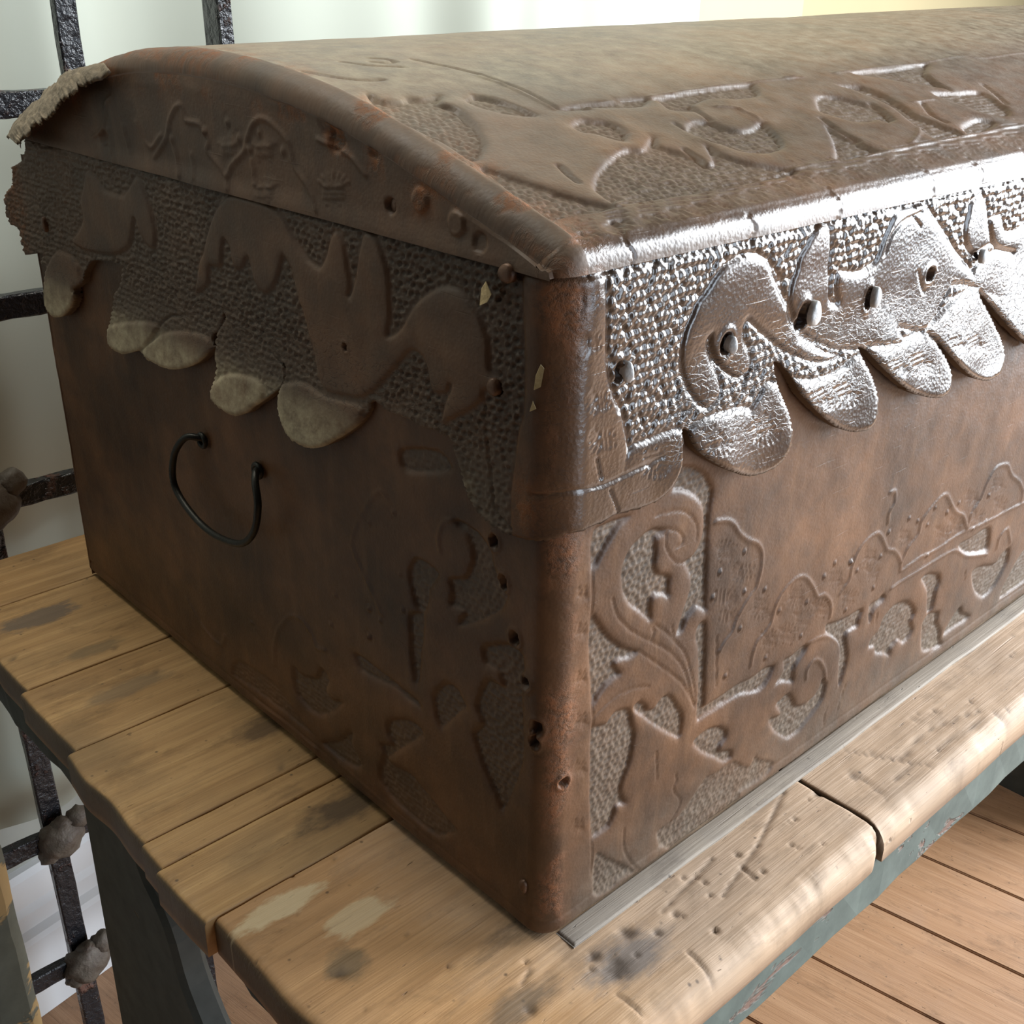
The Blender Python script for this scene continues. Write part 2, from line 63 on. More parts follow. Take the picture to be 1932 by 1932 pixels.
DOME_STAMP = [[[40,1077],[-95,-13],[102,153]],[[35,870],[-102,-22],[87,140]],[[-17,485],[-116,-30],[82,137]],[[-32,271],[-124,-92],[-23,72]],[[191,203],[-67,-86],[-83,9]],[[409,246],[-86,-100],[-87,9]],[[423,242],[-85,-98],[-87,9]],[[611,242],[-90,-100],[-92,9]],[[813,260],[-105,-108],[-97,9]],[[996,266],[-113,-111],[-101,9]],[[1213,287],[-124,-116],[-106,10]],[[1422,292],[-133,-119],[-111,10]],[[1639,310],[-143,-124],[-116,10]],[[1852,337],[-154,-128],[-122,10]],[[2058,319],[-161,-129],[-127,10]],[[2322,318],[-172,-132],[-134,10]],[[2570,337],[-185,-136],[-141,11]],[[2854,338],[-197,-140],[-149,11]],[[3124,346],[-211,-144],[-157,11]],[[3397,356],[-225,-148],[-165,11]],[[3652,356],[-238,-151],[-173,12]],[[3920,356],[-251,-153],[-181,12]],[[4200,365],[-267,-157],[-190,12]]]


rng = np.random.RandomState(7)
random.seed(5)

# ------------------------------------------------------------------ object helpers
def link(name, data, parent=None, **props):
    o = bpy.data.objects.new(name, data)
    COL.objects.link(o)
    if parent is not None:
        o.parent = parent
    for k, v in props.items():
        o[k] = v
    return o

def empty(name, label, category, loc=(0, 0, 0), group=None):
    o = link(name, None, None, label=label, category=category)
    o.location = loc
    o.empty_display_size = 0.05
    if group:
        o['group'] = group
    return o

def mesh_np(name, verts, faces, mat=None, smooth=True, attrs=None):
    me = bpy.data.meshes.new(name)
    verts = np.asarray(verts, dtype=np.float32)
    faces = np.asarray(faces, dtype=np.int32)
    n, k = faces.shape
    me.vertices.add(len(verts))
    me.vertices.foreach_set('co', verts.ravel())
    me.loops.add(n * k)
    me.loops.foreach_set('vertex_index', faces.ravel())
    me.polygons.add(n)
    me.polygons.foreach_set('loop_start', np.arange(n, dtype=np.int32) * k)
    me.update(calc_edges=True)
    me.validate()
    if smooth:
        me.polygons.foreach_set('use_smooth', np.ones(len(me.polygons), dtype=bool))
    for key, arr in (attrs or {}).items():
        arr = np.asarray(arr, dtype=np.float32)
        if arr.ndim == 1:
            a = me.attributes.new(key, 'FLOAT', 'POINT')
            a.data.foreach_set('value', arr)
        else:
            a = me.attributes.new(key, 'FLOAT_VECTOR', 'POINT')
            a.data.foreach_set('vector', arr.ravel())
    if mat:
        me.materials.append(mat)
    return me

def bm_mesh(name, bm, mat=None, smooth=False):
    bmesh.ops.recalc_face_normals(bm, faces=bm.faces)
    me = bpy.data.meshes.new(name)
    bm.to_mesh(me)
    bm.free()
    if smooth:
        me.polygons.foreach_set('use_smooth', [True] * len(me.polygons))
    if mat:
        me.materials.append(mat)
    return me

def grid_faces(nr, nc):
    i = np.arange(nr - 1)[:, None] * nc + np.arange(nc - 1)[None, :]
    return np.stack([i, i + 1, i + nc + 1, i + nc], -1).reshape(-1, 4)

def tube_mesh(name, pts, rad, mat, seg=10, caps=True):
    """A round bar along a polyline; rad is a number or one per point."""
    pts = np.asarray(pts, float)
    rad = np.full(len(pts), rad) if np.isscalar(rad) else np.asarray(rad)
    tan = np.gradient(pts, axis=0)
    tan /= np.linalg.norm(tan, axis=1)[:, None]
    up = np.array([0.31, 0.17, 0.93])
    V = []
    for p, t, r in zip(pts, tan, rad):
        a = np.cross(t, up); a /= np.linalg.norm(a)
        b = np.cross(t, a)
        for k in range(seg):
            th = 2 * math.pi * k / seg
            V.append(p + r * (math.cos(th) * a + math.sin(th) * b))
    bm = bmesh.new()
    vs_ = [bm.verts.new(v) for v in V]
    for i in range(len(pts) - 1):
        for k in range(seg):
            bm.faces.new((vs_[i * seg + k], vs_[i * seg + (k + 1) % seg], vs_[(i + 1) * seg + (k + 1) % seg], vs_[(i + 1) * seg + k]))
    if caps:
        bm.faces.new(vs_[:seg]); bm.faces.new(vs_[-seg:])
    return bm_mesh(name, bm, mat, True)

def catmull(P, n):
    P = np.asarray(P, float)
    Q = np.vstack([2 * P[0] - P[1], P, 2 * P[-1] - P[-2]])
    out = []
    for i in range(1, len(Q) - 2):
        p0, p1, p2, p3 = Q[i - 1:i + 3]
        for k in range(n):
            t = k / n
            out.append(.5 * (2 * p1 + (p2 - p0) * t + (2 * p0 - 5 * p1 + 4 * p2 - p3) * t * t + (-p0 + 3 * p1 - 3 * p2 + p3) * t ** 3))
    out.append(P[-1])
    return np.array(out)

# ------------------------------------------------------------------ relief helpers (all on an unrolled sheet: columns U, rows V)
def sstep(x):
    x = np.clip(x, 0, 1)
    return x * x * (3 - 2 * x)

_NT = rng.rand(256, 256)
def vnoise(u, v):
    u = np.asarray(u); v = np.asarray(v)
    iu = np.floor(u).astype(int); iv = np.floor(v).astype(int)
    fu = sstep(u - iu); fv = sstep(v - iv)
    a = _NT[iu & 255, iv & 255]; b = _NT[(iu + 1) & 255, iv & 255]
    c = _NT[iu & 255, (iv + 1) & 255]; d = _NT[(iu + 1) & 255, (iv + 1) & 255]
    return (a * (1 - fu) + b * fu) * (1 - fv) + (c * (1 - fu) + d * fu) * fv

def fbm(u, v, o=4):
    r, a = 0, .5
    for k in range(o):
        r = r + a * vnoise(u * 2 ** k + 17.3 * k, v * 2 ** k + 5.1 * k)
        a *= .5
    return r

def smooth_loop(P, n=3, closed=True):
    P = np.asarray(P, float)
    Q = np.vstack([P[-1:], P, P[:2]]) if closed else np.vstack([2 * P[0] - P[1], P, 2 * P[-1] - P[-2]])
    out = []
    for i in range(1, len(Q) - 2):
        p0, p1, p2, p3 = Q[i - 1:i + 3]
        for k in range(n):
            t = k / n
            m1 = (p2 - p0) * .38; m2 = (p3 - p1) * .38
            h = t * t
            out.append(p1 * (2 * h * t - 3 * h + 1) + m1 * (h * t - 2 * h + t) + p2 * (3 * h - 2 * h * t) + m2 * (h * t - h))
    if not closed:
        out.append(P[-1])
    return np.array(out)

class Sheet:
    def __init__(self, U, V):
        self.U, self.V = np.asarray(U), np.asarray(V)
        self.uu, self.vv = np.meshgrid(self.U, self.V)
        self.h = np.zeros_like(self.uu)
        self.sd = np.full_like(self.uu, 0.02)
        self.att = {}

    def a(self, key):
        if key not in self.att:
            self.att[key] = np.zeros_like(self.uu)
        return self.att[key]

    def box(self, P, m):
        lo, hi = P.min(0) - m, P.max(0) + m
        return (slice(np.searchsorted(self.V, lo[1]), np.searchsorted(self.V, hi[1])),
                slice(np.searchsorted(self.U, lo[0]), np.searchsorted(self.U, hi[0])))

    def dist(self, P, bx, closed):
        u, v = self.uu[bx], self.vv[bx]
        best = np.full(u.shape, 1e9)
        inside = np.zeros(u.shape, bool)
        n = len(P)
        for i in range(n if closed else n - 1):
            a, b = P[i], P[(i + 1) % n]
            e = b - a
            L = e @ e
            if L < 1e-14:
                continue
            t = np.clip(((u - a[0]) * e[0] + (v - a[1]) * e[1]) / L, 0, 1)
            d = (u - a[0] - t * e[0]) ** 2 + (v - a[1] - t * e[1]) ** 2
            np.minimum(best, d, out=best)
            if closed and a[1] != b[1]:
                c = ((a[1] > v) != (b[1] > v)) & (u < e[0] * (v - a[1]) / e[1] + a[0])
                inside ^= c
        best = np.sqrt(best)
        return np.where(inside, -best, best) if closed else best

    def ground(self, polys, m=.012):
        for P in polys:
            P = smooth_loop(np.array(P) * 1e-4)
            bx = self.box(P, m)
            if 0 in self.uu[bx].shape: continue
            self.sd[bx] = np.minimum(self.sd[bx], self.dist(P, bx, True))

    def figures(self, polys, m=.012):
        for P in polys:
            P = smooth_loop(np.array(P) * 1e-4)
            bx = self.box(P, m)
            if 0 in self.uu[bx].shape: continue
            self.sd[bx] = np.maximum(self.sd[bx], -self.dist(P, bx, True))

    def line(self, P, amp, w, smooth=True):
        P = np.array(P) * 1e-4 if not isinstance(P, np.ndarray) else P
        if smooth and len(P) > 2:
            P = smooth_loop(P, 4, False)
        bx = self.box(P, 3 * w)
        if 0 in self.uu[bx].shape: return
        self.h[bx] += amp * np.exp(-(self.dist(P, bx, False) / w) ** 2)

    def dot(self, p, amp, ru, rv):
        p = np.asarray(p, float)
        bx = self.box(p[None], 4 * max(ru, rv))
        if 0 in self.uu[bx].shape: return
        d = np.sqrt(((self.uu[bx] - p[0]) / ru) ** 2 + ((self.vv[bx] - p[1]) / rv) ** 2)
        self.h[bx] += amp * (np.exp(-(d / .75) ** 2) - .3 * np.exp(-((d - 1.25) / .45) ** 2))

    def stamp(self, S, amp=-.0005, w=.0005):
        """palmette punch: a fan of rays, two bars and a pair of dots"""
        c, f, n = [np.array(q) * 1e-4 for q in S]
        for k in range(-3, 4):
            a = k * .36
            d = math.cos(a) * f + math.sin(a) * n
            self.line(np.array([c + .32 * d, c + .95 * d]), amp, w, False)
        for o in (.12, -.18, -.46):
            self.line(np.array([c + f * (o - .0) - n * .55, c + f * (o - .0) + n * .55]), amp, w, False)
        for sgn in (-1, 1):
            q = c - .82 * f + sgn * .36 * n
            self.dot(q, amp * 1.2, .0011, .0011)

    def cells(self, size, jit=.46):
        """jittered hexagonal punch marks: distance to the nearest centre, in cell radii"""
        u, v = self.uu / size, self.vv / (size * .88)
        r = np.floor(v).astype(int)
        best = np.full(u.shape, 9.0)
        for dr in (-1, 0, 1, 2):
            rr = r + dr
            off = .5 * (rr & 1)
            c0 = np.floor(u - off).astype(int)
            for dc in (-1, 0, 1, 2):
                cc = c0 + dc
                ju = (_NT[cc & 255, rr & 255] - .5) * jit
                jv = (_NT[(cc + 91) & 255, (rr + 37) & 255] - .5) * jit
                d = (u - (cc + off + .5 + ju - .5)) ** 2 + ((v - (rr + jv)) * .88) ** 2
                np.minimum(best, d, out=best)
        return np.sqrt(best) * 2

    def emboss(self, depth, bead, size, w=.0014, pillow=.45, edge=.0012):
        g = sstep(-self.sd / w)
        self.h -= depth * g
        self.h -= pillow * depth * np.exp(-np.maximum(self.sd, 0) / .0022) * (1 - g)
        self.h -= edge * .5 * np.exp(-((self.sd + w * .5) / .0011) ** 2)
        m = sstep((-self.sd - w * .35) / .0012)
        d = self.cells(size)
        if bead > 0:
            b = np.sqrt(np.clip(1 - (d / 1.12) ** 2, 0, 1))
        else:
            b = np.clip(1 - (d / .95) ** 2, 0, 1)
        self.h += bead * b * m
        self.a('g')[...] = np.maximum(self.a('g'), m)

# ------------------------------------------------------------------ materials
class NT:
    def __init__(self, name):
        self.m = bpy.data.materials.new(name)
        self.m.use_nodes = True
        self.t = self.m.node_tree
        self.t.nodes.clear()
        self.out = self.t.nodes.new('ShaderNodeOutputMaterial')
        self.b = self.t.nodes.new('ShaderNodeBsdfPrincipled')
        self.t.links.new(self.b.outputs[0], self.out.inputs[0])

    def n(self, kind, **kw):
        x = self.t.nodes.new('ShaderNode' + kind)
        for k, v in kw.items():
            setattr(x, k, v)
        return x

    def put(self, sock, v):
        if isinstance(v, bpy.types.NodeSocket):
            self.t.links.new(v, sock)
        elif isinstance(v, (tuple, list)) and len(v) == 3 and sock.type == 'RGBA':
            sock.default_value = (*v, 1)
        else:
            sock.default_value = v

    def math(self, op, a, b=0.0, c=None, clamp=False):
        x = self.n('Math', operation=op, use_clamp=clamp)
        self.put(x.inputs[0], a); self.put(x.inputs[1], b)
        if c is not None: self.put(x.inputs[2], c)
        return x.outputs[0]

    def mix(self, f, a, b, blend='MIX'):
        x = self.n('Mix', data_type='RGBA', blend_type=blend)
        self.put(x.inputs[0], f); self.put(x.inputs[6], a); self.put(x.inputs[7], b)
        return x.outputs[2]

    def attr(self, key, vec=False):
        x = self.n('Attribute', attribute_name=key)
        return x.outputs['Vector'] if vec else x.outputs['Fac']

    def obj(self):
        return self.n('TexCoord').outputs['Object']

    def map(self, vec, scale=(1, 1, 1), loc=(0, 0, 0), rot=(0, 0, 0)):
        x = self.n('Mapping')
        self.put(x.inputs[0], vec)
        x.inputs['Location'].default_value = loc
        x.inputs['Rotation'].default_value = rot
        x.inputs['Scale'].default_value = scale
        return x.outputs[0]

    def noise(self, vec, scale, detail=4, rough=.55, dist=0.0):
        x = self.n('TexNoise')
        self.put(x.inputs['Vector'], vec)
        x.inputs['Scale'].default_value = scale
        x.inputs['Detail'].default_value = detail
        x.inputs['Roughness'].default_value = rough
        x.inputs['Distortion'].default_value = dist
        return x.outputs['Fac']

    def voro(self, vec, scale, feature='F1', rand=1.0):
        x = self.n('TexVoronoi', feature=feature)
        self.put(x.inputs['Vector'], vec)
        x.inputs['Scale'].default_value = scale
        x.inputs['Randomness'].default_value = rand
        return x.outputs['Distance']

    def ramp(self, f, a, b):
        x = self.n('MapRange')
        self.put(x.inputs[0], f)
        x.inputs[1].default_value = a; x.inputs[2].default_value = b
        return x.outputs[0]

    def bump(self, height, dist, strength=1.0, normal=None):
        x = self.n('Bump')
        x.inputs['Strength'].default_value = strength
        x.inputs['Distance'].default_value = dist
        self.put(x.inputs['Height'], height)
        if normal is not None: self.put(x.inputs['Normal'], normal)
        return x.outputs[0]

    def done(self, color, rough, normal=None, metal=0.0, spec=.5):
        self.put(self.b.inputs['Base Color'], color)
        self.put(self.b.inputs['Roughness'], rough)
        self.put(self.b.inputs['Metallic'], metal)
        self.put(self.b.inputs['Specular IOR Level'], spec)
        if normal is not None: self.put(self.b.inputs['Normal'], normal)
        return self.m

def leather_material():
    N = NT('embossed_leather')
    p = N.attr('suv', True)
    g, dust, crack, worn, raw, gloss = [N.attr(k) for k in ('g', 'dust', 'crack', 'worn', 'raw', 'gloss')]
    big = N.noise(p, 9, 4, .6)
    mid = N.noise(p, 45, 5, .65)
    fine = N.noise(p, 420, 3, .6)
    c = N.mix(N.ramp(big, .32, .68), (.044, .022, .011), (.175, .080, .034))
    c = N.mix(N.math('MULTIPLY', N.ramp(mid, .45, .75), .55), c, (.034, .021, .013))
    streak = N.noise(N.map(p, (60, 9, 1)), 1.6, 4, .6)
    c = N.mix(N.math('MULTIPLY', N.ramp(streak, .52, .8), .35), c, (.23, .120, .056))
    c = N.mix(N.math('MULTIPLY', g, .42), c, (.125, .094, .068))
    # dust lying on the leather
    df = N.math('MULTIPLY', dust, N.ramp(N.noise(p, 70, 5, .7), .2, .72), clamp=True)
    c = N.mix(df, c, N.mix(N.ramp(dust, .62, .95), (.21, .172, .125), (.58, .50, .33)))
    # rubbed-through, rusty red grain
    wf = N.math('MULTIPLY', worn, N.ramp(N.noise(p, 160, 5, .75), .38, .58), clamp=True)
    c = N.mix(wf, c, (.25, .098, .038))
    c = N.mix(raw, c, (.13, .085, .05))
    # cracks in the finish, dirt inside them
    wob = N.noise(p, 150, 3, .6)
    pc = N.n('VectorMath', operation='ADD')
    N.put(pc.inputs[0], N.map(p, (120, 340, 1), rot=(0, 0, .0)))
    comb = N.n('CombineXYZ')
    N.put(comb.inputs[0], N.math('MULTIPLY', wob, 1.3)); N.put(comb.inputs[1], N.math('MULTIPLY', N.noise(p, 120, 2, .5), 2.2))
    N.put(pc.inputs[1], comb.outputs[0])
    ed = N.voro(pc.outputs[0], 1.0, 'DISTANCE_TO_EDGE')
    cr = N.math('MULTIPLY', N.math('SUBTRACT', 1.0, N.ramp(ed, .0, .06), clamp=True), N.ramp(crack, .12, .6), clamp=True)
    c = N.mix(N.math('MULTIPLY', cr, .8), c, (.02, .015, .012))
    # height
    hgt = N.math('ADD', N.math('MULTIPLY', fine, .07), N.math('MULTIPLY', mid, .25))
    hgt = N.math('ADD', hgt, N.math('MULTIPLY', N.voro(p, 520), .10))
    scr = N.noise(N.map(p, (26, 500, 1), rot=(0, 0, .25)), 1.0, 2, .5)
    hgt = N.math('SUBTRACT', hgt, N.math('MULTIPLY', N.ramp(scr, .66, .78), .10))
    hgt = N.math('SUBTRACT', hgt, N.math('MULTIPLY', cr, .16))
    hgt = N.math('ADD', hgt, N.math('MULTIPLY', wf, .4))
    nrm = N.bump(hgt, .0011, .8)
    r = N.math('ADD', .50, N.math('MULTIPLY', fine, .16))
    r = N.math('SUBTRACT', r, N.math('MULTIPLY', gloss, .34))
    r = N.math('ADD', r, N.math('MULTIPLY', N.math('MAXIMUM', N.math('MAXIMUM', df, cr), N.math('MAXIMUM', raw, wf)), .40), clamp=True)
    c = N.mix(N.math('MULTIPLY', N.ramp(gloss, .5, 1.0), .62), c, (.035, .024, .018))
    N.put(N.b.inputs['Coat Weight'], N.math('MULTIPLY', N.math('MULTIPLY', N.ramp(gloss, .40, .95), .8), N.math('SUBTRACT', 1.0, cr, clamp=True)))
    N.put(N.b.inputs['Coat Roughness'], N.math('ADD', .10, N.math('MULTIPLY', mid, .22)))
    N.put(N.b.inputs['Coat Normal'], nrm)
    return N.done(c, r, nrm, spec=.40)

def wood_material(name, light, dark, grey, stain_amt=.6, sheen=.42, marks=(), warm_light_tint=False):
    N = NT(name)
    o = N.obj()
    rnd = N.n('ObjectInfo').outputs['Random']
    off = N.n('VectorMath', operation='ADD')
    N.put(off.inputs[0], o)
    cx = N.n('CombineXYZ'); N.put(cx.inputs[0], N.math('MULTIPLY', rnd, 7.0)); N.put(cx.inputs[1], N.math('MULTIPLY', rnd, 3.0))
    N.put(off.inputs[1], cx.outputs[0])
    v = off.outputs[0]
    grain = N.noise(N.map(v, (5, 120, 60)), 1.0, 5, .6, .6)
    grain2 = N.noise(N.map(v, (11, 420, 200)), 1.0, 4, .65, .4)
    rings = N.noise(N.map(v, (3, 34, 20)), 1.0, 3, .5, 1.2)
    blot = N.noise(v, 9, 4, .6, .4)
    fine = N.noise(N.map(v, (18, 900, 400)), 1.0, 2, .5)
    c = N.mix(N.ramp(grain, .3, .7), light, dark)
    c = N.mix(N.math('MULTIPLY', N.ramp(grain2, .48, .72), .45), c, tuple(q * .6 for q in dark))
    c = N.mix(N.math('MULTIPLY', N.ramp(rings, .45, .7), .5), c, dark)
    c = N.mix(N.math('MULTIPLY', N.ramp(blot, .50, .72), stain_amt), c, grey)
    c = N.mix(N.math('MULTIPLY', N.ramp(fine, .5, .8), .25), c, dark)
    pores = N.ramp(N.noise(N.map(o, (60, 320, 1)), 1.0, 3, .6), .68, .76)
    c = N.mix(N.math('MULTIPLY', pores, .6), c, (.035, .022, .014))
    dirt = N.noise(N.map(o, (16, 34, 10)), 1.0, 6, .72, .3)
    c = N.mix(N.math('MULTIPLY', N.ramp(dirt, .54, .70), .55), c, tuple(q * .45 for q in dark))
    spots = N.ramp(N.voro(N.map(o, (70, 70, 1)), 1.0), .10, .04)
    c = N.mix(N.math('MULTIPLY', N.math('MULTIPLY', spots, N.ramp(dirt, .42, .5)), .7), c, (.05, .032, .02))
    sep = N.n('SeparateXYZ'); N.put(sep.inputs[0], N.n('TexCoord').outputs['Normal'])
    endg = N.ramp(N.math('ABSOLUTE', sep.outputs[0]), .55, .85)
    c = N.mix(N.math('MULTIPLY', endg, .85), c, (.05, .038, .024))
    if warm_light_tint:      # warm light on the left end, painted in as a yellow tint
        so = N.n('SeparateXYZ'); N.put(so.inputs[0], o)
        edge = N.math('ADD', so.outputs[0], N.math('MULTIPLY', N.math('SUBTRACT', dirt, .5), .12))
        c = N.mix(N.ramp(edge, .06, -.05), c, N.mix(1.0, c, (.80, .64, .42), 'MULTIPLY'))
    rough = N.math('ADD', sheen, N.math('MULTIPLY', blot, .25))
    for (mx, my, rx, ry, col, amt, hard) in marks:
        s = N.n('VectorMath', operation='LENGTH')
        N.put(s.inputs[0], N.map(o, (1 / rx, 1 / ry, 0), (-mx / rx, -my / ry, 0)))
        d = N.math('ADD', s.outputs['Value'], N.math('MULTIPLY', N.math('SUBTRACT', N.noise(N.map(o, (40, 90, 1)), 1.0, 4, .7), .5), 1.5))
        f = N.math('MULTIPLY', N.math('SUBTRACT', 1.0, N.ramp(d, 1 - hard, 1.0), clamp=True), amt)
        c = N.mix(f, c, col)
    pit = N.attr('pit')
    c = N.mix(N.math('MULTIPLY', pit, .8), c, (.045, .028, .016))
    hgt = N.math('ADD', N.math('ADD', N.math('MULTIPLY', grain, .5), N.math('MULTIPLY', grain2, .4)), N.math('MULTIPLY', fine, .25))
    hgt = N.math('SUBTRACT', hgt, N.math('MULTIPLY', pores, .8))
    gouge = N.noise(N.map(o, (7, 260, 1), rot=(0, 0, .45)), 1.0, 2, .5)
    hgt = N.math('SUBTRACT', hgt, N.math('MULTIPLY', N.ramp(gouge, .70, .76), .5))
    return N.done(c, rough, N.bump(hgt, .0016, .6))

def paint_material(name, paint, under, amt=.62, rough=.55):
    N = NT(name)
    o = N.obj()
    a = N.noise(N.map(o, (9, 9, 22)), 1.0, 5, .65, .3)
    f = N.ramp(a, amt, amt + .03)
    tone = N.noise(o, 40, 4, .6)
    c = N.mix(N.ramp(tone, .3, .75), paint, tuple(q * .62 for q in paint))
    c = N.mix(f, c, under)
    h = N.math('SUBTRACT', N.math('MULTIPLY', tone, .4), f)
    return N.done(c, N.math('ADD', rough, N.math('MULTIPLY', tone, .2)), N.bump(h, .0012, .7))

def iron_material():
    N = NT('painted_iron')
    o = N.obj()
    a = N.noise(o, 30, 5, .7)
    lump = N.noise(o, 120, 4, .6)
    f = N.ramp(a, .56, .66)
    c = N.mix(f, (.016, .016, .019), (.13, .062, .042))
    r = N.math('ADD', .22, N.math('MULTIPLY', f, .5))
    return N.done(c, r, N.bump(N.math('ADD', lump, f), .004, .8))

def simple(name, col, rough=.5, var=.0, scale=30, bump=0.0, metal=0.0, col2=None):
    N = NT(name)
    n = N.noise(N.obj(), scale, 4, .6)
    c = N.mix(N.ramp(n, .3, .7), col, col2 or tuple(q * (1 - var) for q in col))
    nr = N.bump(n, bump, .8) if bump else None
    return N.done(c, rough, nr, metal)

M_LEATHER = leather_material()
MARKS = [(.030, -.034, .036, .018, (.15, .135, .125), .8, .6), (-.035, -.018, .030, .012, (.10, .075, .05), .7, .6),
         (-.085, .120, .030, .010, (.62, .50, .31), .75, .3), (-.060, .085, .022, .012, (.62, .50, .31), .6, .3), (-.082, .062, .014, .014, (.12, .09, .05), .7, .5),
         (-.060, .515, .035, .016, (.13, .10, .075), .8, .3), (-.05, .44, .030, .010, (.15, .11, .06), .6, .5), (-.055, .375, .040, .012, (.16, .115, .07), .6, .5),
         (.0, .165, .06, .018, (.05, .03, .015), .8, .6), (-.005, .27, .03, .016, (.07, .04, .02), .7, .6), (.06, .02, .10, .012, (.05, .04, .03), .7, .6)]
M_TABLE = wood_material('worn_pine_top', (.56, .345, .145), (.36, .200, .075), (.19, .125, .060), .55, .46, MARKS)
M_TABLE_FRONT = wood_material('front_board_painted_light', (.66, .475, .325), (.47, .315, .195), (.34, .25, .18), .55, .50, MARKS, True)  # pale pinkish tone puts the cool window light into the board colour
M_STRIP = wood_material('grey_batten_wood', (.46, .39, .31), (.33, .27, .21), (.24, .21, .18), .6, .55)
M_FLOOR = wood_material('floor_pine', (.42, .245, .135), (.31, .165, .082), (.27, .165, .105), .35, .36)
M_APRON = paint_material('green_grey_paint', (.135, .170, .148), (.20, .125, .095), .545)
M_DARK_RAIL = paint_material('dark_green_paint', (.055, .06, .05), (.10, .065, .035), .66, .6)
M_IRON = iron_material()
M_COLLAR = simple('leaded_collar', (.14, .12, .095), .6, .5, 60, .004, col2=(.06, .038, .025))
M_NAIL = simple('worn_nail_metal', (.80, .79, .76), .35, .2, 300, .0006, .15)
M_BRASS = simple('brown_nail_metal', (.15, .075, .04), .45, .4, 200, .0006, .3)
M_WIRE = simple('black_iron_wire', (.03, .028, .022), .42, .3, 120, .0006, .6)
M_WALL = simple('pale_plaster', (.42, .42, .37), .8, .04, 3, .002)
M_WALL_BEIGE = simple('beige_plaster', (.36, .30, .17), .75, .05, 3, .002)
M_TRIM_BEIGE = simple('cream_trim_paint', (.42, .36, .22), .6, .04, 5)
M_WHITE = simple('white_gloss_paint', (.80, .80, .80), .35, .05, 6)
M_CURTAIN = simple('sheer_curtain_cloth', (.47, .495, .415), .85, .05, 2)
M_TORN = simple('torn_dusty_leather', (.30, .24, .165), .9, .55, 90, .004)
M_FIBRE = simple('torn_paper_fibre', (.55, .42, .22), .9, .3, 200, .001)

# ------------------------------------------------------------------ the room
FLOOR_Z = -0.72
WD = np.array([.985, .171, 0]); WN = np.array([.171, -.985, 0]); W0 = np.array([-.0526, .8483, 0])   # wall line, normal, a point on it
ROOM_ROT = math.atan2(.171, .985)

def room_box(name, u0, u1, n0, n1, z0, z1, mat, parent=None, bevel=.0, kind=True):
    bm = bmesh.new()
    c = []
    for z in (z0, z1):
        for (u, n) in ((u0, n0), (u1, n0), (u1, n1), (u0, n1)):
            c.append(bm.verts.new((u, -n, z)))
    for f in ((0, 1, 2, 3), (4, 5, 6, 7), (0, 1, 5, 4), (1, 2, 6, 5), (2, 3, 7, 6), (3, 0, 4, 7)):
        bm.faces.new([c[i] for i in f])
    bmesh.ops.recalc_face_normals(bm, faces=bm.faces)
    if bevel:
        bmesh.ops.bevel(bm, geom=list(bm.edges), offset=bevel, segments=2, affect='EDGES', profile=.5)
    o = link(name, bm_mesh(name, bm, mat), parent)
    if parent is None:
        o.location = tuple(W0)
        o.rotation_euler = (0, 0, ROOM_ROT)
    if kind and parent is None:
        o['kind'] = 'structure'
    return o

# floor boards run at right angles to the wall; seams found at u = .82 + .1425 k
sub = room_box('floor', -1.6, 4.2, -.05, 4.4, FLOOR_Z - .05, FLOOR_Z - .022, simple('dark_subfloor', (.02, .014, .01), .9))
k0 = math.floor((-1.6 - .822) / .1425)
uu0 = .822 + .1425 * k0
i = 0
while uu0 < 4.0:
    u1 = uu0 + .1425
    bm = bmesh.new()
    g = .0014
    z1 = FLOOR_Z + random.uniform(-.0006, .0006)
    cs = [bm.verts.new((x, y, z)) for z in (FLOOR_Z - .022, z1) for (x, y) in ((uu0 + g, -4.3), (u1 - g, -4.3), (u1 - g, -.002), (uu0 + g, -.002))]
    for f in ((0, 1, 2, 3), (4, 5, 6, 7), (0, 1, 5, 4), (1, 2, 6, 5), (2, 3, 7, 6), (3, 0, 4, 7)):
        bm.faces.new([cs[j] for j in f])
    top = [e for e in bm.edges if all(v.co.z > FLOOR_Z - .01 for v in e.verts)]
    bmesh.ops.bevel(bm, geom=top, offset=.0015, segments=2, affect='EDGES')
    # grain runs along the board: turn the mesh so that its own X is the long side
    for v in bm.verts:
        v.co = (v.co.y, -(v.co.x), v.co.z)
    b = link('floor_board', bm_mesh('floor_board', bm, M_FLOOR), sub)
    b.rotation_euler = (0, 0, math.pi / 2)
    uu0 = u1
    i += 1

wall = room_box('wall_back', -1.6, 1.50, -.12, 0, FLOOR_Z - .05, 2.3, M_WALL)
room_box('trim_1', 1.50, 1.95, -.12, .02, FLOOR_Z - .05, 2.3, M_TRIM_BEIGE, bevel=.004)
room_box('wall_right', 1.95, 4.2, -.12, .0, FLOOR_Z - .05, 2.3, M_WALL_BEIGE)
# skirting with a moulded top
prof = [(0, 0), (.030, 0), (.030, .115), (.027, .122), (.018, .128), (.018, .150), (.012, .158), (.012, .196), (.008, .205), (0, .207)]
bm = bmesh.new()
rows = []
for u in (-1.6, 1.5):
    rows.append([bm.verts.new((u, -n, FLOOR_Z + z)) for n, z in prof])
for j in range(len(prof) - 1):
    bm.faces.new((rows[0][j], rows[1][j], rows[1][j + 1], rows[0][j + 1]))
bm.faces.new(rows[0]); bm.faces.new(rows[1])
o = link('baseboard_back', bm_mesh('baseboard_back', bm, M_WHITE)); o['kind'] = 'structure'
o.location = tuple(W0); o.rotation_euler = (0, 0, ROOM_ROT)

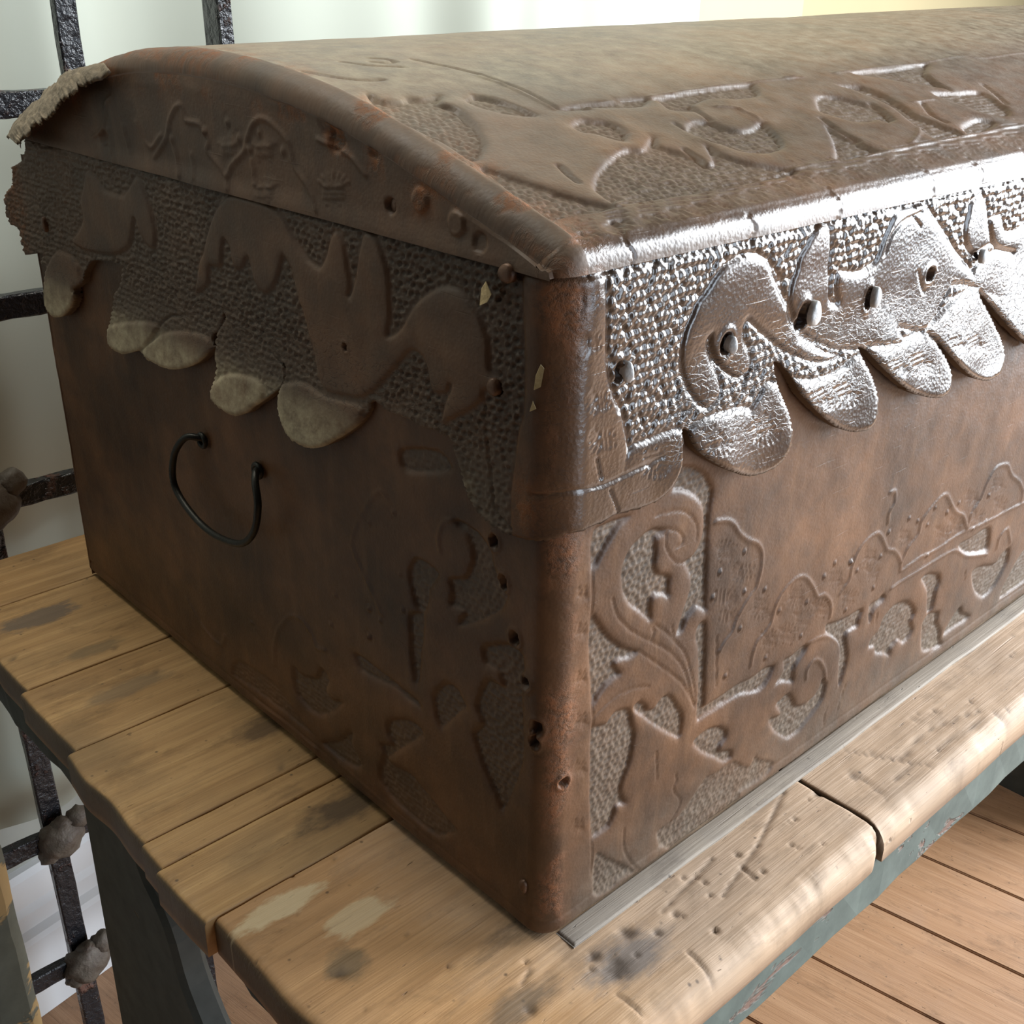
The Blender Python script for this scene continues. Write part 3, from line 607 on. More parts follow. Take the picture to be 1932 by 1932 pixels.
# pale curtain with soft folds hanging in front of the wall
nu, nz = 260, 12
U = np.linspace(-.55, 1.46, nu); Z = np.linspace(-.40, 2.2, nz)
fold = .008 * np.sin(U * 33 + 1.2 * np.sin(U * 7)) + .014 * np.sin(U * 15 + .7)
uu, zz = np.meshgrid(U, Z)
V = np.stack([uu, -(.055 + fold[None, :] * (1 + .1 * zz)), zz], -1).reshape(-1, 3)
V2 = V + np.array([0, .003, 0])
F = grid_faces(nz, nu)
me = mesh_np('window_curtain', np.vstack([V, V2]), np.vstack([F, F[:, ::-1] + len(V)]), M_CURTAIN)
o = link('window_curtain', me, None, label='pale greenish white curtain with soft folds hanging on the wall behind the chest', category='curtain')
o.location = tuple(W0); o.rotation_euler = (0, 0, ROOM_ROT)

# ------------------------------------------------------------------ wooden table
table = empty('wooden_table', 'worn wooden table with pine boards and green painted rails under the leather chest', 'table', (0, 0, FLOOR_Z))

def place(o):
    """children keep world coordinates in their mesh data; the table's origin sits on the floor"""
    o.location = (0, 0, -FLOOR_Z - .0014)

GOUGES = [[[.0684,-.0252],[.1226,-.0179]],[[.1033,-.0405],[.1517,-.029],[.2044,-.011]],[[.13,-.0334],[.127,-.0451]],[[.2696,-.0518],[.327,-.0543],[.378,-.0592]],[[.2563,-.0327],[.2491,-.0581]],[[.0572,-.0532],[.054,-.0717]],[[.0083,-.0464],[.0087,-.0621]],[[-.0232,-.0089],[-.0142,-.0054]],[[.2706,-.0117],[.3004,-.0611]],[[.2897,-.044],[.3314,-.0382],[.3843,-.0521]],[[.3898,-.0612],[.3873,-.0759]]]
PITS = [(.2528,-.0317,.0034),(.2195,-.0259,.0028),(.1361,-.0258,.002),(.3395,-.0265,.002),(.0724,-.0314,.0024),(.0417,-.0218,.004),(.0168,-.0216,.003),(.0545,-.0333,.002),(.1882,-.0302,.0014),(.1357,-.0443,.0014),(.1575,-.064,.0013),(.1037,-.027,.0015),(.2897,-.044,.0013),(-.0888,.0597,.004),(-.0315,-.0236,.003),(.0795,-.0534,.0015),(.02,-.035,.006)]
PITS += [(random.uniform(-.11, .5), random.uniform(-.072, -.012), random.uniform(.0007, .0013)) for _ in range(46)]
PITS += [(random.uniform(-.12, 0), random.uniform(.0, .6), random.uniform(.0007, .0014)) for _ in range(26)]

def board(name, x0, x1, y0, y1, thick, mat, r=(.004, .002, .002, .002), wobble=.0012, step=.006, plan_r=0.0, seed=0, end_round=None):
    """a plank; r = rounding radii of left end, right end, front edge, back edge"""
    def axis(a, b, ra, rb):
        fa = [a + ra * (1 - math.cos(t)) for t in np.linspace(0, math.pi / 2, 6)]
        fb = [b - rb * (1 - math.cos(t)) for t in np.linspace(math.pi / 2, 0, 6)]
        n = max(2, int((fb[0] - fa[-1]) / step))
        return np.concatenate([fa[:-1], np.linspace(fa[-1], fb[0], n + 1), fb[1:]])
    xs, ys = axis(x0, x1, r[0], r[1]), axis(y0, y1, r[2], r[3])
    X, Y = np.meshgrid(xs, ys)
    def drop(d, rad):
        d = np.clip(d, 0, rad)
        return rad - np.sqrt(np.maximum(rad * rad - (rad - d) ** 2, 0))
    Zt = -np.maximum.reduce([drop(X - x0, r[0]), drop(x1 - X, r[1]), drop(Y - y0, r[2]), drop(y1 - Y, r[3])])
    Zt = Zt - wobble * fbm(X * 22 + seed * 9.1, Y * 60 + seed * 3.7) * 1.5
    pit = np.zeros_like(X)
    for P in GOUGES:
        P = np.array(P)
        for a, b in zip(P[:-1], P[1:]):
            e = b - a
            tt = np.clip(((X - a[0]) * e[0] + (Y - a[1]) * e[1]) / (e @ e), 0, 1)
            dd = np.hypot(X - a[0] - tt * e[0], Y - a[1] - tt * e[1])
            k = np.exp(-(dd / .0011) ** 2) * (.5 + .5 * vnoise(X * 300 + 3, Y * 300))
            Zt = Zt - .0012 * k
            pit = np.maximum(pit, .75 * k)
    for (px_, py_, pr) in PITS:
        dd = np.hypot(X - px_, Y - py_) / pr + .7 * (vnoise(X * 400, Y * 400) - .5)
        k = np.exp(-dd ** 2)
        Zt = Zt - .0014 * k
        pit = np.maximum(pit, .8 * k)
    # knocked and rounded-off front edge
    fe = np.clip(1 - (Y - y0) / .02, 0, 1)
    if r[2] > .01:
        Zt = Zt - .0032 * fe * np.clip(fbm(X * 55 + 7, Y * 90 + seed, 4) - .42, 0, 1) * 2.2
    # worn, slightly uneven plan outline
    wl = .003 * (vnoise(ys * 30 + seed, ys * 0 + seed) - .5)
    X = X + np.where(np.arange(len(xs))[None, :] < 6, wl[:, None], 0)
    wf = .0016 * (vnoise(xs * 26 + seed * 3, xs * 0 + 2.5) - .5)
    Y = Y + np.where(np.arange(len(ys))[:, None] < 6, wf[None, :], 0)
    if plan_r:
        # rounded front right corner in plan
        ax, ay = x1 - plan_r, y0 + plan_r
        m = (X > ax) & (Y < ay)
        q = np.sqrt(((X - ax)) ** 2 + ((Y - ay)) ** 2) + 1e-9
        big = np.maximum((X - ax), (ay - Y))
        X = np.where(m, ax + (X - ax) * big / q, X)
        Y = np.where(m, ay + (Y - ay) * big / q, Y)
    top = np.stack([X, Y, Zt], -1)
    bot = top.copy(); bot[..., 2] = -thick
    nr, nc = X.shape
    V = np.vstack([top.reshape(-1, 3), bot.reshape(-1, 3)])
    N0 = nr * nc
    F = [grid_faces(nr, nc)]
    ring = np.concatenate([np.arange(nc), np.arange(1, nr) * nc + nc - 1, (nr - 1) * nc + np.arange(nc - 2, -1, -1), np.arange(nr - 2, 0, -1) * nc])
    nx = np.roll(ring, -1)
    F.append(np.stack([nx, ring, ring + N0, nx + N0], -1))
    F.append(F[0][:, ::-1] + N0)
    o = link(name, mesh_np(name, V, np.vstack(F), mat, True, {'pit': np.concatenate([pit.ravel(), np.zeros(N0)])}), table)
    place(o)
    return o

seams = [-.075, .1365, .1915, .2175, .3300, .4203, .5530, .635]
ends = [-.1215, -.1240, -.1225, -.1195, -.1135, -.1085, -.1010]
G = .0005
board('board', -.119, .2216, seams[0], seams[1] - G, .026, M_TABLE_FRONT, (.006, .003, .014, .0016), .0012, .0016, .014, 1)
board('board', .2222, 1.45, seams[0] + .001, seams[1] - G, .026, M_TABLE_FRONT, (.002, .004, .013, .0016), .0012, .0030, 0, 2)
for k in range(1, 7):
    board('board', ends[k], 1.45, seams[k] + G, seams[k + 1] - G, .026, M_TABLE, (.0045, .004, .0016, .0016), .0010, .0045, 0, 3 + k)
board('batten', .012, 1.3, -.0105, .003, .0015, M_STRIP, (.003, .003, .002, .001), .0006, .008, 0, 20).location.z += .0012

def beam(name, x0, x1, y0, y1, z0, z1, mat, bevel=.003, cuts=24, noise=.0012, parent=table):
    bm = bmesh.new()
    bmesh.ops.create_cube(bm, size=1)
    for v in bm.verts:
        v.co = ((x0 + x1) / 2 + v.co.x * (x1 - x0), (y0 + y1) / 2 + v.co.y * (y1 - y0), (z0 + z1) / 2 + v.co.z * (z1 - z0))
    bmesh.ops.bevel(bm, geom=list(bm.edges), offset=bevel, segments=3, affect='EDGES', profile=.5)
    long = max(range(3), key=lambda a: (x1 - x0, y1 - y0, z1 - z0)[a])
    es = [e for e in bm.edges if abs((e.verts[0].co - e.verts[1].co)[long]) > .5 * (x1 - x0, y1 - y0, z1 - z0)[long]]
    bmesh.ops.subdivide_edges(bm, edges=es, cuts=cuts, use_grid_fill=True)
    for v in bm.verts:
        n = noise * (float(vnoise(np.array(v.co.x * 31 + v.co.z * 47), np.array(v.co.y * 37 + v.co.z * 11))) - .5) * 2
        v.co.x += n; v.co.y += n * .7; v.co.z += n * .5
    o = link(name, bm_mesh(name, bm, mat, False), parent)
    if parent is table: place(o)
    return o

beam('apron', -.098, 1.45, -.0715, -.048, -.0655, -.0262, M_APRON, .003, 60)
beam('side_rail', -.104, -.080, -.047, .61, -.066, -.0262, M_DARK_RAIL, .004, 40, .002)
beam('back_rail', -.079, 1.45, .585, .61, -.066, -.0262, M_DARK_RAIL, .004, 20)

def leg(xa, xb, mat):
    """flared trestle leg: a post whose front side curves out into a foot"""
    L = [(.372, -.0665), (.378, -.25), (.384, -.45), (.390, -.7186)]
    Rr = [(.285, -.0665), (.278, -.085), (.262, -.098), (.249, -.118), (.240, -.150), (.222, -.178), (.200, -.205), (.165, -.27), (.125, -.36), (.085, -.48), (.050, -.62), (.040, -.7186)]
    La = catmull(L, 12); Ra = catmull(Rr, 5)
    zl = np.linspace(-.0665, -.7186, 60)
    yl = np.interp(-zl, -La[:, 1], La[:, 0]); yr = np.interp(-zl, -Ra[:, 1], Ra[:, 0])
    bm = bmesh.new()
    prev = None
    for z, a, b in zip(zl, yl, yr):
        e = .004
        pts = [(xa, a - e), (xa + e, a), (xb - e, a), (xb, a - e), (xb, b + e), (xb - e, b), (xa + e, b), (xa, b + e)]
        row = [bm.verts.new((x, y, z)) for x, y in pts]
        if prev:
            for j in range(8):
                bm.faces.new((prev[j], prev[(j + 1) % 8], row[(j + 1) % 8], row[j]))
        else:
            bm.faces.new(row)
        prev = row
    bm.faces.new(prev)
    o = link('leg', bm_mesh('leg', bm, mat), table)
    place(o)
leg(-.101, -.079, M_DARK_RAIL)
leg(1.28, 1.333, M_DARK_RAIL)

# ------------------------------------------------------------------ wrought iron grille behind the table
GY = .70
grille = empty('iron_grille', 'black and rusty wrought iron grille with lumpy collars at its crossings behind the table', 'grille', (.11, GY, FLOOR_Z))
def bar(name, c0, c1, w, d, tw=.0):
    """a hammered flat bar from c0 to c1 (world), w wide across, d deep in y"""
    c0, c1 = np.array(c0, float), np.array(c1, float)
    n = 60
    t = np.linspace(0, 1, n)[:, None]
    P = c0 + (c1 - c0) * t
    vert = abs(c1[2] - c0[2]) > abs(c1[0] - c0[0])
    ax = np.array([1., 0, 0]) if vert else np.array([0, 0, 1.])
    V = []
    for q, p in enumerate(P):
        for (a, b) in ((-1, -.8), (-.85, -1), (.85, -1), (1, -.8), (1, .8), (.85, 1), (-.85, 1), (-1, .8)):
            k = 1 + .10 * (_NT[(q * 3 + int(a * 7)) & 255, int(b * 9 + w * 5000) & 255] - .5)
            V.append(p + ax * a * w / 2 * k + np.array([0, b * d / 2 * k, 0]))
    V = np.array(V)
    F = []
    for q in range(n - 1):
        for k in range(8):
            F.append((q * 8 + k, q * 8 + (k + 1) % 8, (q + 1) * 8 + (k + 1) % 8, (q + 1) * 8 + k))
    bm = bmesh.new()
    vv = [bm.verts.new(x) for x in V]
    for f in F: bm.faces.new([vv[i] for i in f])
    bm.faces.new(vv[:8]); bm.faces.new(vv[-8:])
    o = link(name, bm_mesh(name, bm, M_IRON, False), grille)
    o.location = (-.11, -GY, -FLOOR_Z)
    return o
VX = [(-.030, .021, .012), (.1135, .019, .010), (.2560, .015, .030), (-.175, .02, .012)]
HZ = [.560, .3665, .2025, .0290, -.158, -.3570, -.5340]
for x, w, d in VX:
    bar('upright', (x, GY, FLOOR_Z), (x - .006, GY, .80), w, d)
for z in HZ:
    bar('cross_bar', (-.45, GY - .012, z + .006), (.275, GY - .012, z - .004), .021, .012)
def collar_mesh(seed):
    bm = bmesh.new()
    for (dx, dz, r, sc) in ((0, 0, .0235, (1.05, .75, 1.0)), (.021, .017, .0135, (1, .8, 1)), (-.014, -.012, .012, (1, .9, 1)), (.004, .016, .012, (1.1, .8, .8))):
        g = bmesh.ops.create_icosphere(bm, subdivisions=3, radius=r)
        for v in g['verts']:
            n = v.co.normalized()
            k = 1 + .16 * (float(vnoise(np.array(n.x * 3 + seed * 5.3 + 9), np.array(n.y * 3 + n.z * 4 + 11))) - .5) * 2
            v.co = (v.co.x * sc[0] * k + dx, v.co.y * sc[1] * k - .02, v.co.z * sc[2] * k + dz)
    return bm_mesh('collar', bm, M_COLLAR, True)
cms = [collar_mesh(s) for s in range(3)]
ci = 0
for x, w, d in VX:
    for z in HZ:
        t = (z - FLOOR_Z) / (.80 - FLOOR_Z)
        o = link('collar', cms[ci % 3], grille)
        o.location = (x - .006 * t - .11, 0, z - FLOOR_Z)
        o.scale = (.85, .85, .85) if z > .1 else (1, 1, 1)
        ci += 1

# worn painted post standing on the floor beside the table
bm = bmesh.new()
rowp = None
for z in np.linspace(FLOOR_Z, -.13, 40):
    row = []
    for k in range(12):
        th = 2 * math.pi * k / 12
        rx = .034 * (abs(math.cos(th)) ** .6) * (1 if math.cos(th) > 0 else -1)
        ry = .034 * (abs(math.sin(th)) ** .6) * (1 if math.sin(th) > 0 else -1)
        n = .0022 * float(vnoise(np.array(z * 40 + k), np.array(k * 2.3)))
        row.append(bm.verts.new((rx + n, ry + n, z - FLOOR_Z)))
    if rowp:
        for k in range(12):
            bm.faces.new((rowp[k], rowp[(k + 1) % 12], row[(k + 1) % 12], row[k]))
    else:
        bm.faces.new(row)
    rowp = row
bm.faces.new(rowp)
o = link('wooden_post', bm_mesh('wooden_post', bm, paint_material('flaking_post_paint', (.17, .18, .14), (.50, .34, .15), .52)), None,
         label='short wooden post with flaking grey green paint standing beside the table end', category='post')
o.location = (-.179, .45, FLOOR_Z)

# ------------------------------------------------------------------ the leather chest
chest = empty('leather_chest', 'old brown leather chest with domed embossed lid and scalloped skirt on the wooden table', 'chest', (0, 0, 0))
RB, EB = .014, .0
RS, ES = .020, .005
DS = .00215                      # half of the arc lost to the tighter corner

def strip_pos(s, r, e):
    """unrolled s -> plan position and outward normal: left side, rounded corner, front"""
    s = np.asarray(s)
    a = math.pi * r / 2
    c = -e + r
    phi = np.clip((s + a / 2) / r, 0, math.pi / 2)
    x = c - r * np.cos(phi) + np.maximum(s - a / 2, 0)
    y = c - r * np.sin(phi) + np.maximum(-s - a / 2, 0)
    return x, y, -np.cos(phi), -np.sin(phi)

def graded(a, b, d0, d1):
    """positions from a to b with steps growing from d0 to d1"""
    out = [a]
    L = abs(b - a); sg = 1 if b > a else -1
    while abs(out[-1] - a) < L:
        t = abs(out[-1] - a) / L
        out.append(out[-1] + sg * (d0 + (d1 - d0) * t))
    out[-1] = b
    return out

# ---- body
S = np.array(sorted(set(graded(0, -.552, .0011, .0030) + graded(0, .70, .0009, .0022) + graded(.702, 1.18, .006, .02))))
Z = np.array(list(np.arange(.0, .292, .0011)) + [.30, .32, .345])
sh = Sheet(S, Z)
sh.ground(BODY_GROUND)
sh.emboss(.0017, -.0009, .0040, .0014, .5)
worn = Sheet(S, Z); worn.ground(BODY_WORN); worn.emboss(.0008, -.0008, .0038, .003, .2, .0)
sh.h += worn.h
sh.att['g'] = np.maximum(sh.att['g'], .5 * worn.att['g'])
for P in BODY_RIDGE: sh.line(P, .0009, .0012)
for P in BODY_CUT: sh.line(P, -.0007, .0006)
for p in BODY_DOT: sh.dot(np.array(p) * 1e-4, .0012, .0016, .0024)
for q in BODY_STAMP: sh.stamp(q)
# old nail holes beside the corner
for (s_, z_, a_, b_) in ((-.0371, .2273, .0026, .0034), (-.0305, .2074, .0026, .0040), (-.0219, .1806, .0028, .0036), (-.0147, .1585, .0030, .0030), (-.0065, .1361, .0030, .0042), (-.0075, .1278, .0024, .0034), (.0086, .1029, .0028, .0028)):
    bx = sh.box(np.array([[s_, z_]]), .012)
    dd = np.hypot((sh.uu[bx] - s_) / a_, (sh.vv[bx] - z_) / b_) + .35 * (vnoise(sh.uu[bx] * 500, sh.vv[bx] * 500) - .5)
    sh.h[bx] += -.0042 * sstep((1.15 - dd) / .4) + .0009 * np.exp(-((dd - 1.45) / .35) ** 2)
sh.h += .0030 * (fbm(sh.uu * 9 + 40, sh.vv * 9 + 3, 3) - .45)
sh.h += .0008 * (fbm(sh.uu * 60 + 11, sh.vv * 60, 3) - .45)
edge = np.clip(1 - sh.vv / .006, 0, 1)
sh.h -= .004 * edge ** 2
sh.line(np.array([[-.55, .012], [1.1, .012]]), -.0005, .0012, False)
gnoise = fbm(sh.uu * 55, sh.vv * 38, 4)
w = sh.a('worn')
w += .95 * np.exp(-((sh.uu - .004) / .0065) ** 2) * sstep((gnoise - .42) / .12) * (sh.vv < .26)
for (s, z, rs, rz) in ((.0085, .1436, .008, .020), (.008, .1018, .006, .008), (.004, .2316, .008, .014)):
    w += np.exp(-(((sh.uu - s) / rs) ** 2 + ((sh.vv - z) / rz) ** 2))
sh.att['worn'] = np.clip(w, 0, 1)
sh.a('dust')[...] = .35 * sh.att['g'] * sstep((sh.uu - .01) / .02) + .55 * np.clip(1 - sh.vv / .06, 0, 1) * sstep((sh.uu - .01) / .02) * .8
sh.a('gloss')[...] = .38
sh.a('raw'); sh.a('crack')[...] = .0

def sheet_mesh(sh, name, X, Y, Zc, mat, extra_faces=None, extra_verts=None, keep=None):
    nr, nc = sh.uu.shape
    V = np.stack([X, Y, Zc], -1).reshape(-1, 3)
    F = grid_faces(nr, nc)
    A = {k: v.ravel() for k, v in sh.att.items()}
    A['suv'] = np.stack([sh.uu, sh.vv, np.zeros_like(sh.uu)], -1).reshape(-1, 3)
    return V, F, A

x, y, nx, ny = strip_pos(sh.uu, RB, EB)
V, F, A = sheet_mesh(sh, 'body', x + nx * sh.h, y + ny * sh.h, sh.vv, M_LEATHER)
nr, nc = sh.uu.shape
# plain back and far end close the box
extra = np.array([[1.19, .552, 0], [1.19, .552, .345], [-.0, .552, 0], [0, .552, .345]])
V = np.vstack([V, extra]); b = nr * nc
F = np.vstack([F, [[nc - 1, b, b + 1, nr * nc - 1], [b, b + 2, b + 3, b + 1], [b + 2, 0, (nr - 1) * nc, b + 3]]])
for k in A:
    A[k] = np.concatenate([A[k], np.zeros((4,) + A[k].shape[1:])])
body = link('body', mesh_np('body', V, F, M_LEATHER, True, A), chest)

# ---- lid: domed top with a rounded edge running into the flat gable end
PROF = [(-.005, .360), (-.0045, .3645), (-.0025, .3685), (.001, .3715), (.006, .3742), (.03, .3825), (.0765, .3965), (.109, .4060), (.149, .4155), (.193, .4225), (.247, .4275), (.30, .4285), (.36, .4245), (.41, .4155), (.46, .402), (.51, .383), (.545, .366), (.552, .355)]
PD = catmull(PROF, 40)
PT = np.concatenate([[0], np.cumsum(np.linalg.norm(np.diff(PD, axis=0), axis=1))])
TN = np.gradient(PD, axis=0); TN /= np.linalg.norm(TN, axis=1)[:, None]
T = np.array(sorted(set(graded(0, .20, .0009, .0015) + graded(.2015, .588, .0016, .0030))))
Yp = np.interp(T, PT, PD[:, 0]); Zp = np.interp(T, PT, PD[:, 1])
ty = np.interp(T, PT, TN[:, 0]); tz = np.interp(T, PT, TN[:, 1])
onx, onz = -tz, ty                      # outward normal in (y, z)
XG, RG = -.004, .012
XS = np.array(graded(XG + RG, .75, .0011, .0030) + graded(.755, 1.2, .006, .02))
# rows of the lid sheet: gable from its base up, the rounded edge, then along the dome
NGB, NAR = 58, 14
# dome part
dm = Sheet(XS, T)
dm.ground(DOME_GROUND)
dm.emboss(.0020, -.0011, .0042, .0012, .5)
for P in DOME_RIDGE: dm.line(P, .0009, .0010)
for P in DOME_CUT: dm.line(P, -.0017, .0014)
for q in DOME_STAMP: dm.stamp(q, -.0007, .0007)
dm.h += .0032 * (fbm(dm.uu * 7 + 3, dm.vv * 8 + 9, 3) - .45)
dm.h += .0006 * (fbm(dm.uu * 45 + 3, dm.vv * 80 + 9, 3) - .45)
bead = np.exp(-((dm.vv - .0085) / .007) ** 2)
crk = fbm(dm.uu * 70, dm.vv * 20 + 3, 3)
for xc, t0, t1 in ((.035, 0, .016), (.118, .0, .012), (.188, 0, .018), (.28, .0, .02), (.335, 0, .02), (.40, .002, .02), (.46, 0, .02), (.55, 0, .02)):
    wig = np.array([[xc + .0015 * math.sin(5 * k + xc * 90), t0 + (t1 - t0) * k / 6] for k in range(7)])
    dm.line(wig, -.0012, .0005, False)
dm.a('gloss')[...] = .46 + .34 * bead
dm.a('dust')[...] = np.clip(.42 + .35 * sstep((dm.vv - .05) / .15), 0, 1) * (1 - .9 * bead)
dm.a('crack')[...] = .16 * bead * sstep((dm.uu - .15) / .2)
dm.a('worn'); dm.a('raw')
dm.att['worn'] = np.exp(-((dm.uu - XG) / .022) ** 2) * sstep((fbm(dm.uu * 60, dm.vv * 45, 3) - .40) / .15) * .9
rise = 1 + .212 * np.maximum(dm.uu, 0)
Yd = Yp[:, None] + onx[:, None] * dm.h
Zd = .36 + (Zp[:, None] - .36) * rise + onz[:, None] * dm.h
Pd = np.stack([dm.uu, Yd, Zd], -1)
Ad = {k: v for k, v in dm.att.items()}
Ad['suv'] = np.stack([dm.uu, dm.vv, np.zeros_like(dm.uu)], -1)
# rounded edge (from gable to dome)
ph = np.linspace(math.pi / 2, 0, NAR + 1)[1:-1] if False else np.linspace(math.pi / 2, 0, NAR)
r0 = 1 + .212 * 0.0
arcX = XG + RG - RG * np.sin(ph)
ins = RG * (1 - np.cos(ph))
# inset shrinks where the profile turns sharply at the front so that nothing folds over
lim = np.minimum(1.0, .55 + T / .035)
Ya = Yp[:, None] - onx[:, None] * ins[None, :] * lim[:, None]
Za = Zp[:, None] - onz[:, None] * ins[None, :] * lim[:, None]
na = .0011 * (fbm(T[:, None] * 60 + 0 * ins[None, :], 9 + ins[None, :] * 120, 3) - .45)
Pa = np.stack([np.broadcast_to(arcX, Ya.shape) , Ya + onx[:, None] * na, Za + onz[:, None] * na], -1)
# gable field in (y, z)
q = np.linspace(0, 1, NGB)
Yb, Zb = Pa[:, 0, 1], Pa[:, 0, 2]
base = .3585
Yg = np.repeat(Yb[:, None], NGB, 1)
Zg = base + (np.maximum(Zb, base + .0002)[:, None] - base) * q[None, :]
gy = np.arange(-.02, .60, .0012); gz = np.arange(.352, .435, .0010)
gb = Sheet(gy, gz)
for P in GABLE_RIDGE: gb.line(P, .0013, .0012)
for p in GABLE_DOT: gb.dot(np.array(p) * 1e-4, .0013, .0022, .003)
for s_ in GABLE_STAMP: gb.stamp(s_, .0008, .0007)
for p, rr, dd in (((.1069, .3724), .0040, -.003), ((.1470, .3975), .007, -.0025), ((.1540, .405), .008, -.0015), ((.118, .395), .004, -.002), ((.085, .378), .006, .0015), ((.06, .372), .006, .0015), ((.045, .366), .005, -.0015), ((.40, .372), .005, -.002)):
    bx = gb.box(np.array([p]), rr * 2.2)
    d = np.hypot(gb.uu[bx] - p[0], gb.vv[bx] - p[1]) + .0016 * (fbm(gb.uu[bx] * 300, gb.vv[bx] * 300, 2) - .4)
    gb.h[bx] += dd * sstep((rr - d) / .0016)
gb.h += .0035 * (fbm(gb.uu * 12 + 5, gb.vv * 25 + 2, 3) - .45)
gb.h += .0016 * sstep((.012 - (gb.vv - base)) / .012)
iy = np.clip((Yg - gy[0]) / .0012, 0, len(gy) - 2); iz = np.clip((Zg - gz[0]) / .0010, 0, len(gz) - 2)
i0, j0 = iy.astype(int), iz.astype(int); fy, fz = iy - i0, iz - j0
hg = (gb.h[j0, i0] * (1 - fy) + gb.h[j0, i0 + 1] * fy) * (1 - fz) + (gb.h[j0 + 1, i0] * (1 - fy) + gb.h[j0 + 1, i0 + 1] * fy) * fz
hg = hg * np.clip((1 - q) / .12, 0, 1)[None, :]
Pg = np.stack([XG - hg, Yg, Zg], -1)
Pall = np.concatenate([Pg[:, :-1], Pa[:, :], Pd[:, 1:]], 1)          # (T, columns, 3)
def cat(key):
    d = Ad.get(key)
    zg = np.zeros((len(T), NGB - 1)); za = np.zeros((len(T), NAR))
    if key == 'gloss': zg += .25; za += .35
    if key == 'dust': zg += .22; za += np.linspace(.2, .42, NAR)[None, :]
    if key == 'worn':
        ww = sstep((fbm(T[:, None] * 55 + 0 * ins[None, :], 20 + ins[None, :] * 90, 3) - .40) / .14)
        za += ww * np.linspace(.35, .9, NAR)[None, :]
        zg += (sstep((fbm(Yg[:, :-1] * 60, Zg[:, :-1] * 60, 3) - .42) / .14) * np.clip((Zg[:, :-1] - (Zb[:, None] - .016)) / .016, 0, 1)) * .8
        for p, rr in (((.1470, .3975), .008), ((.118, .395), .006), ((.085, .378), .008)):
            zg += np.exp(-(((Yg[:, :-1] - p[0]) / rr) ** 2 + ((Zg[:, :-1] - p[1]) / rr) ** 2))
    return np.concatenate([zg, za, d[:, 1:]], 1)
attrs = {k: np.clip(cat(k), 0, 1).ravel() for k in ('g', 'gloss', 'dust', 'crack', 'worn', 'raw')}
sg = np.stack([-Yg[:, :-1] - .3, Zg[:, :-1] + .2, np.zeros_like(Yg[:, :-1])], -1)
sa = np.stack([np.broadcast_to(arcX, Ya.shape), np.repeat(T[:, None], NAR, 1), np.zeros_like(Ya)], -1)
attrs['suv'] = np.concatenate([sg, sa, Ad['suv'][:, 1:]], 1).reshape(-1, 3)
nt, nw = Pall.shape[:2]
Fl = grid_faces(nt, nw)[:, ::-1]
lid = link('lid', mesh_np('lid', Pall.reshape(-1, 3), Fl, M_LEATHER, True, attrs), chest)
bm = bmesh.new()
endv = [bm.verts.new(p) for p in Pall[::6, -1]]
bm.faces.new(endv)
link('lid_end', bm_mesh('lid_end', bm, M_LEATHER), lid)

# ---- skirt of the lid: thick leather with a scalloped, ragged lower edge
S = np.array(sorted(set(graded(0, -.60, .0010, .0020) + graded(0, .62, .00085, .0018) + graded(.624, 1.18, .005, .012))))
Z = np.arange(.2235, .3612, .00095)
sk = Sheet(S, Z)
out = [np.array(p) * 1e-4 for p in SKIRT_OUTLINE]
last = out[-1][0]
lob = last + .012
while lob < 1.12:
    wdt = .078
    for t in np.linspace(0, 1, 14):
        out.append(np.array([lob + wdt * t, .272 - .036 * math.sin(math.pi * t) ** .6]))
    lob += wdt + .001
out += [np.array([1.175, .262]), np.array([1.175, .375]), np.array([out[0][0] + .004, .375]), np.array([out[0][0] + .002, .362])]
OUT = np.array(out)
OUTS = smooth_loop(OUT, 3)
full = (slice(None), slice(None))
so = sk.dist(OUTS, full, True)
sk.sd[...] = -.02
figs = list(SKIRT_FIG)
for dx in (4000, 7000):
    figs.append([[p[0] + dx, p[1]] for p in SKIRT_FIG[0]])
    figs.append([[p[0] + dx, p[1]] for p in SKIRT_FIG[4] if True])
sk.figures(figs, .02)
# punch marks: proud beads on the front, sunk rings on the left side
front = sstep((sk.uu + .004) / .008)
g = sstep(-sk.sd / .0013)
sk.h -= .0020 * g
sk.h -= .0009 * np.exp(-np.maximum(sk.sd, 0) / .0025) * (1 - g)
sk.h -= .0011 * np.exp(-((sk.sd - .0002) / .0010) ** 2)
m = sstep((-sk.sd - .0005) / .0012)
d = sk.cells(.0048)
beadf = .0016 * np.sqrt(np.clip(1 - (d / 1.10) ** 2, 0, 1))
d2 = sk.cells(.0050)
ring = .0011 * np.exp(-((d2 - .80) / .18) ** 2) - .0008 * np.clip(1 - (d2 / .6) ** 2, 0, 1)
fade = 1 - .45 * sstep((.29 - sk.vv) / .03)
sk.h += (beadf * front + ring * (1 - front)) * m * fade
sk.att['g'] = m
for P in SKIRT_CUT: sk.line(P, -.0011, .0007)
for q_ in SKIRT_STAMP: sk.stamp(q_, -.0005, .0006)
sk.h += .0030 * (fbm(sk.uu * 14 + 40, sk.vv * 20 + 3, 3) - .45)
sk.h -= .0020 * np.exp(-((sk.vv - .3590) / .0016) ** 2)           # crease under the lid edge
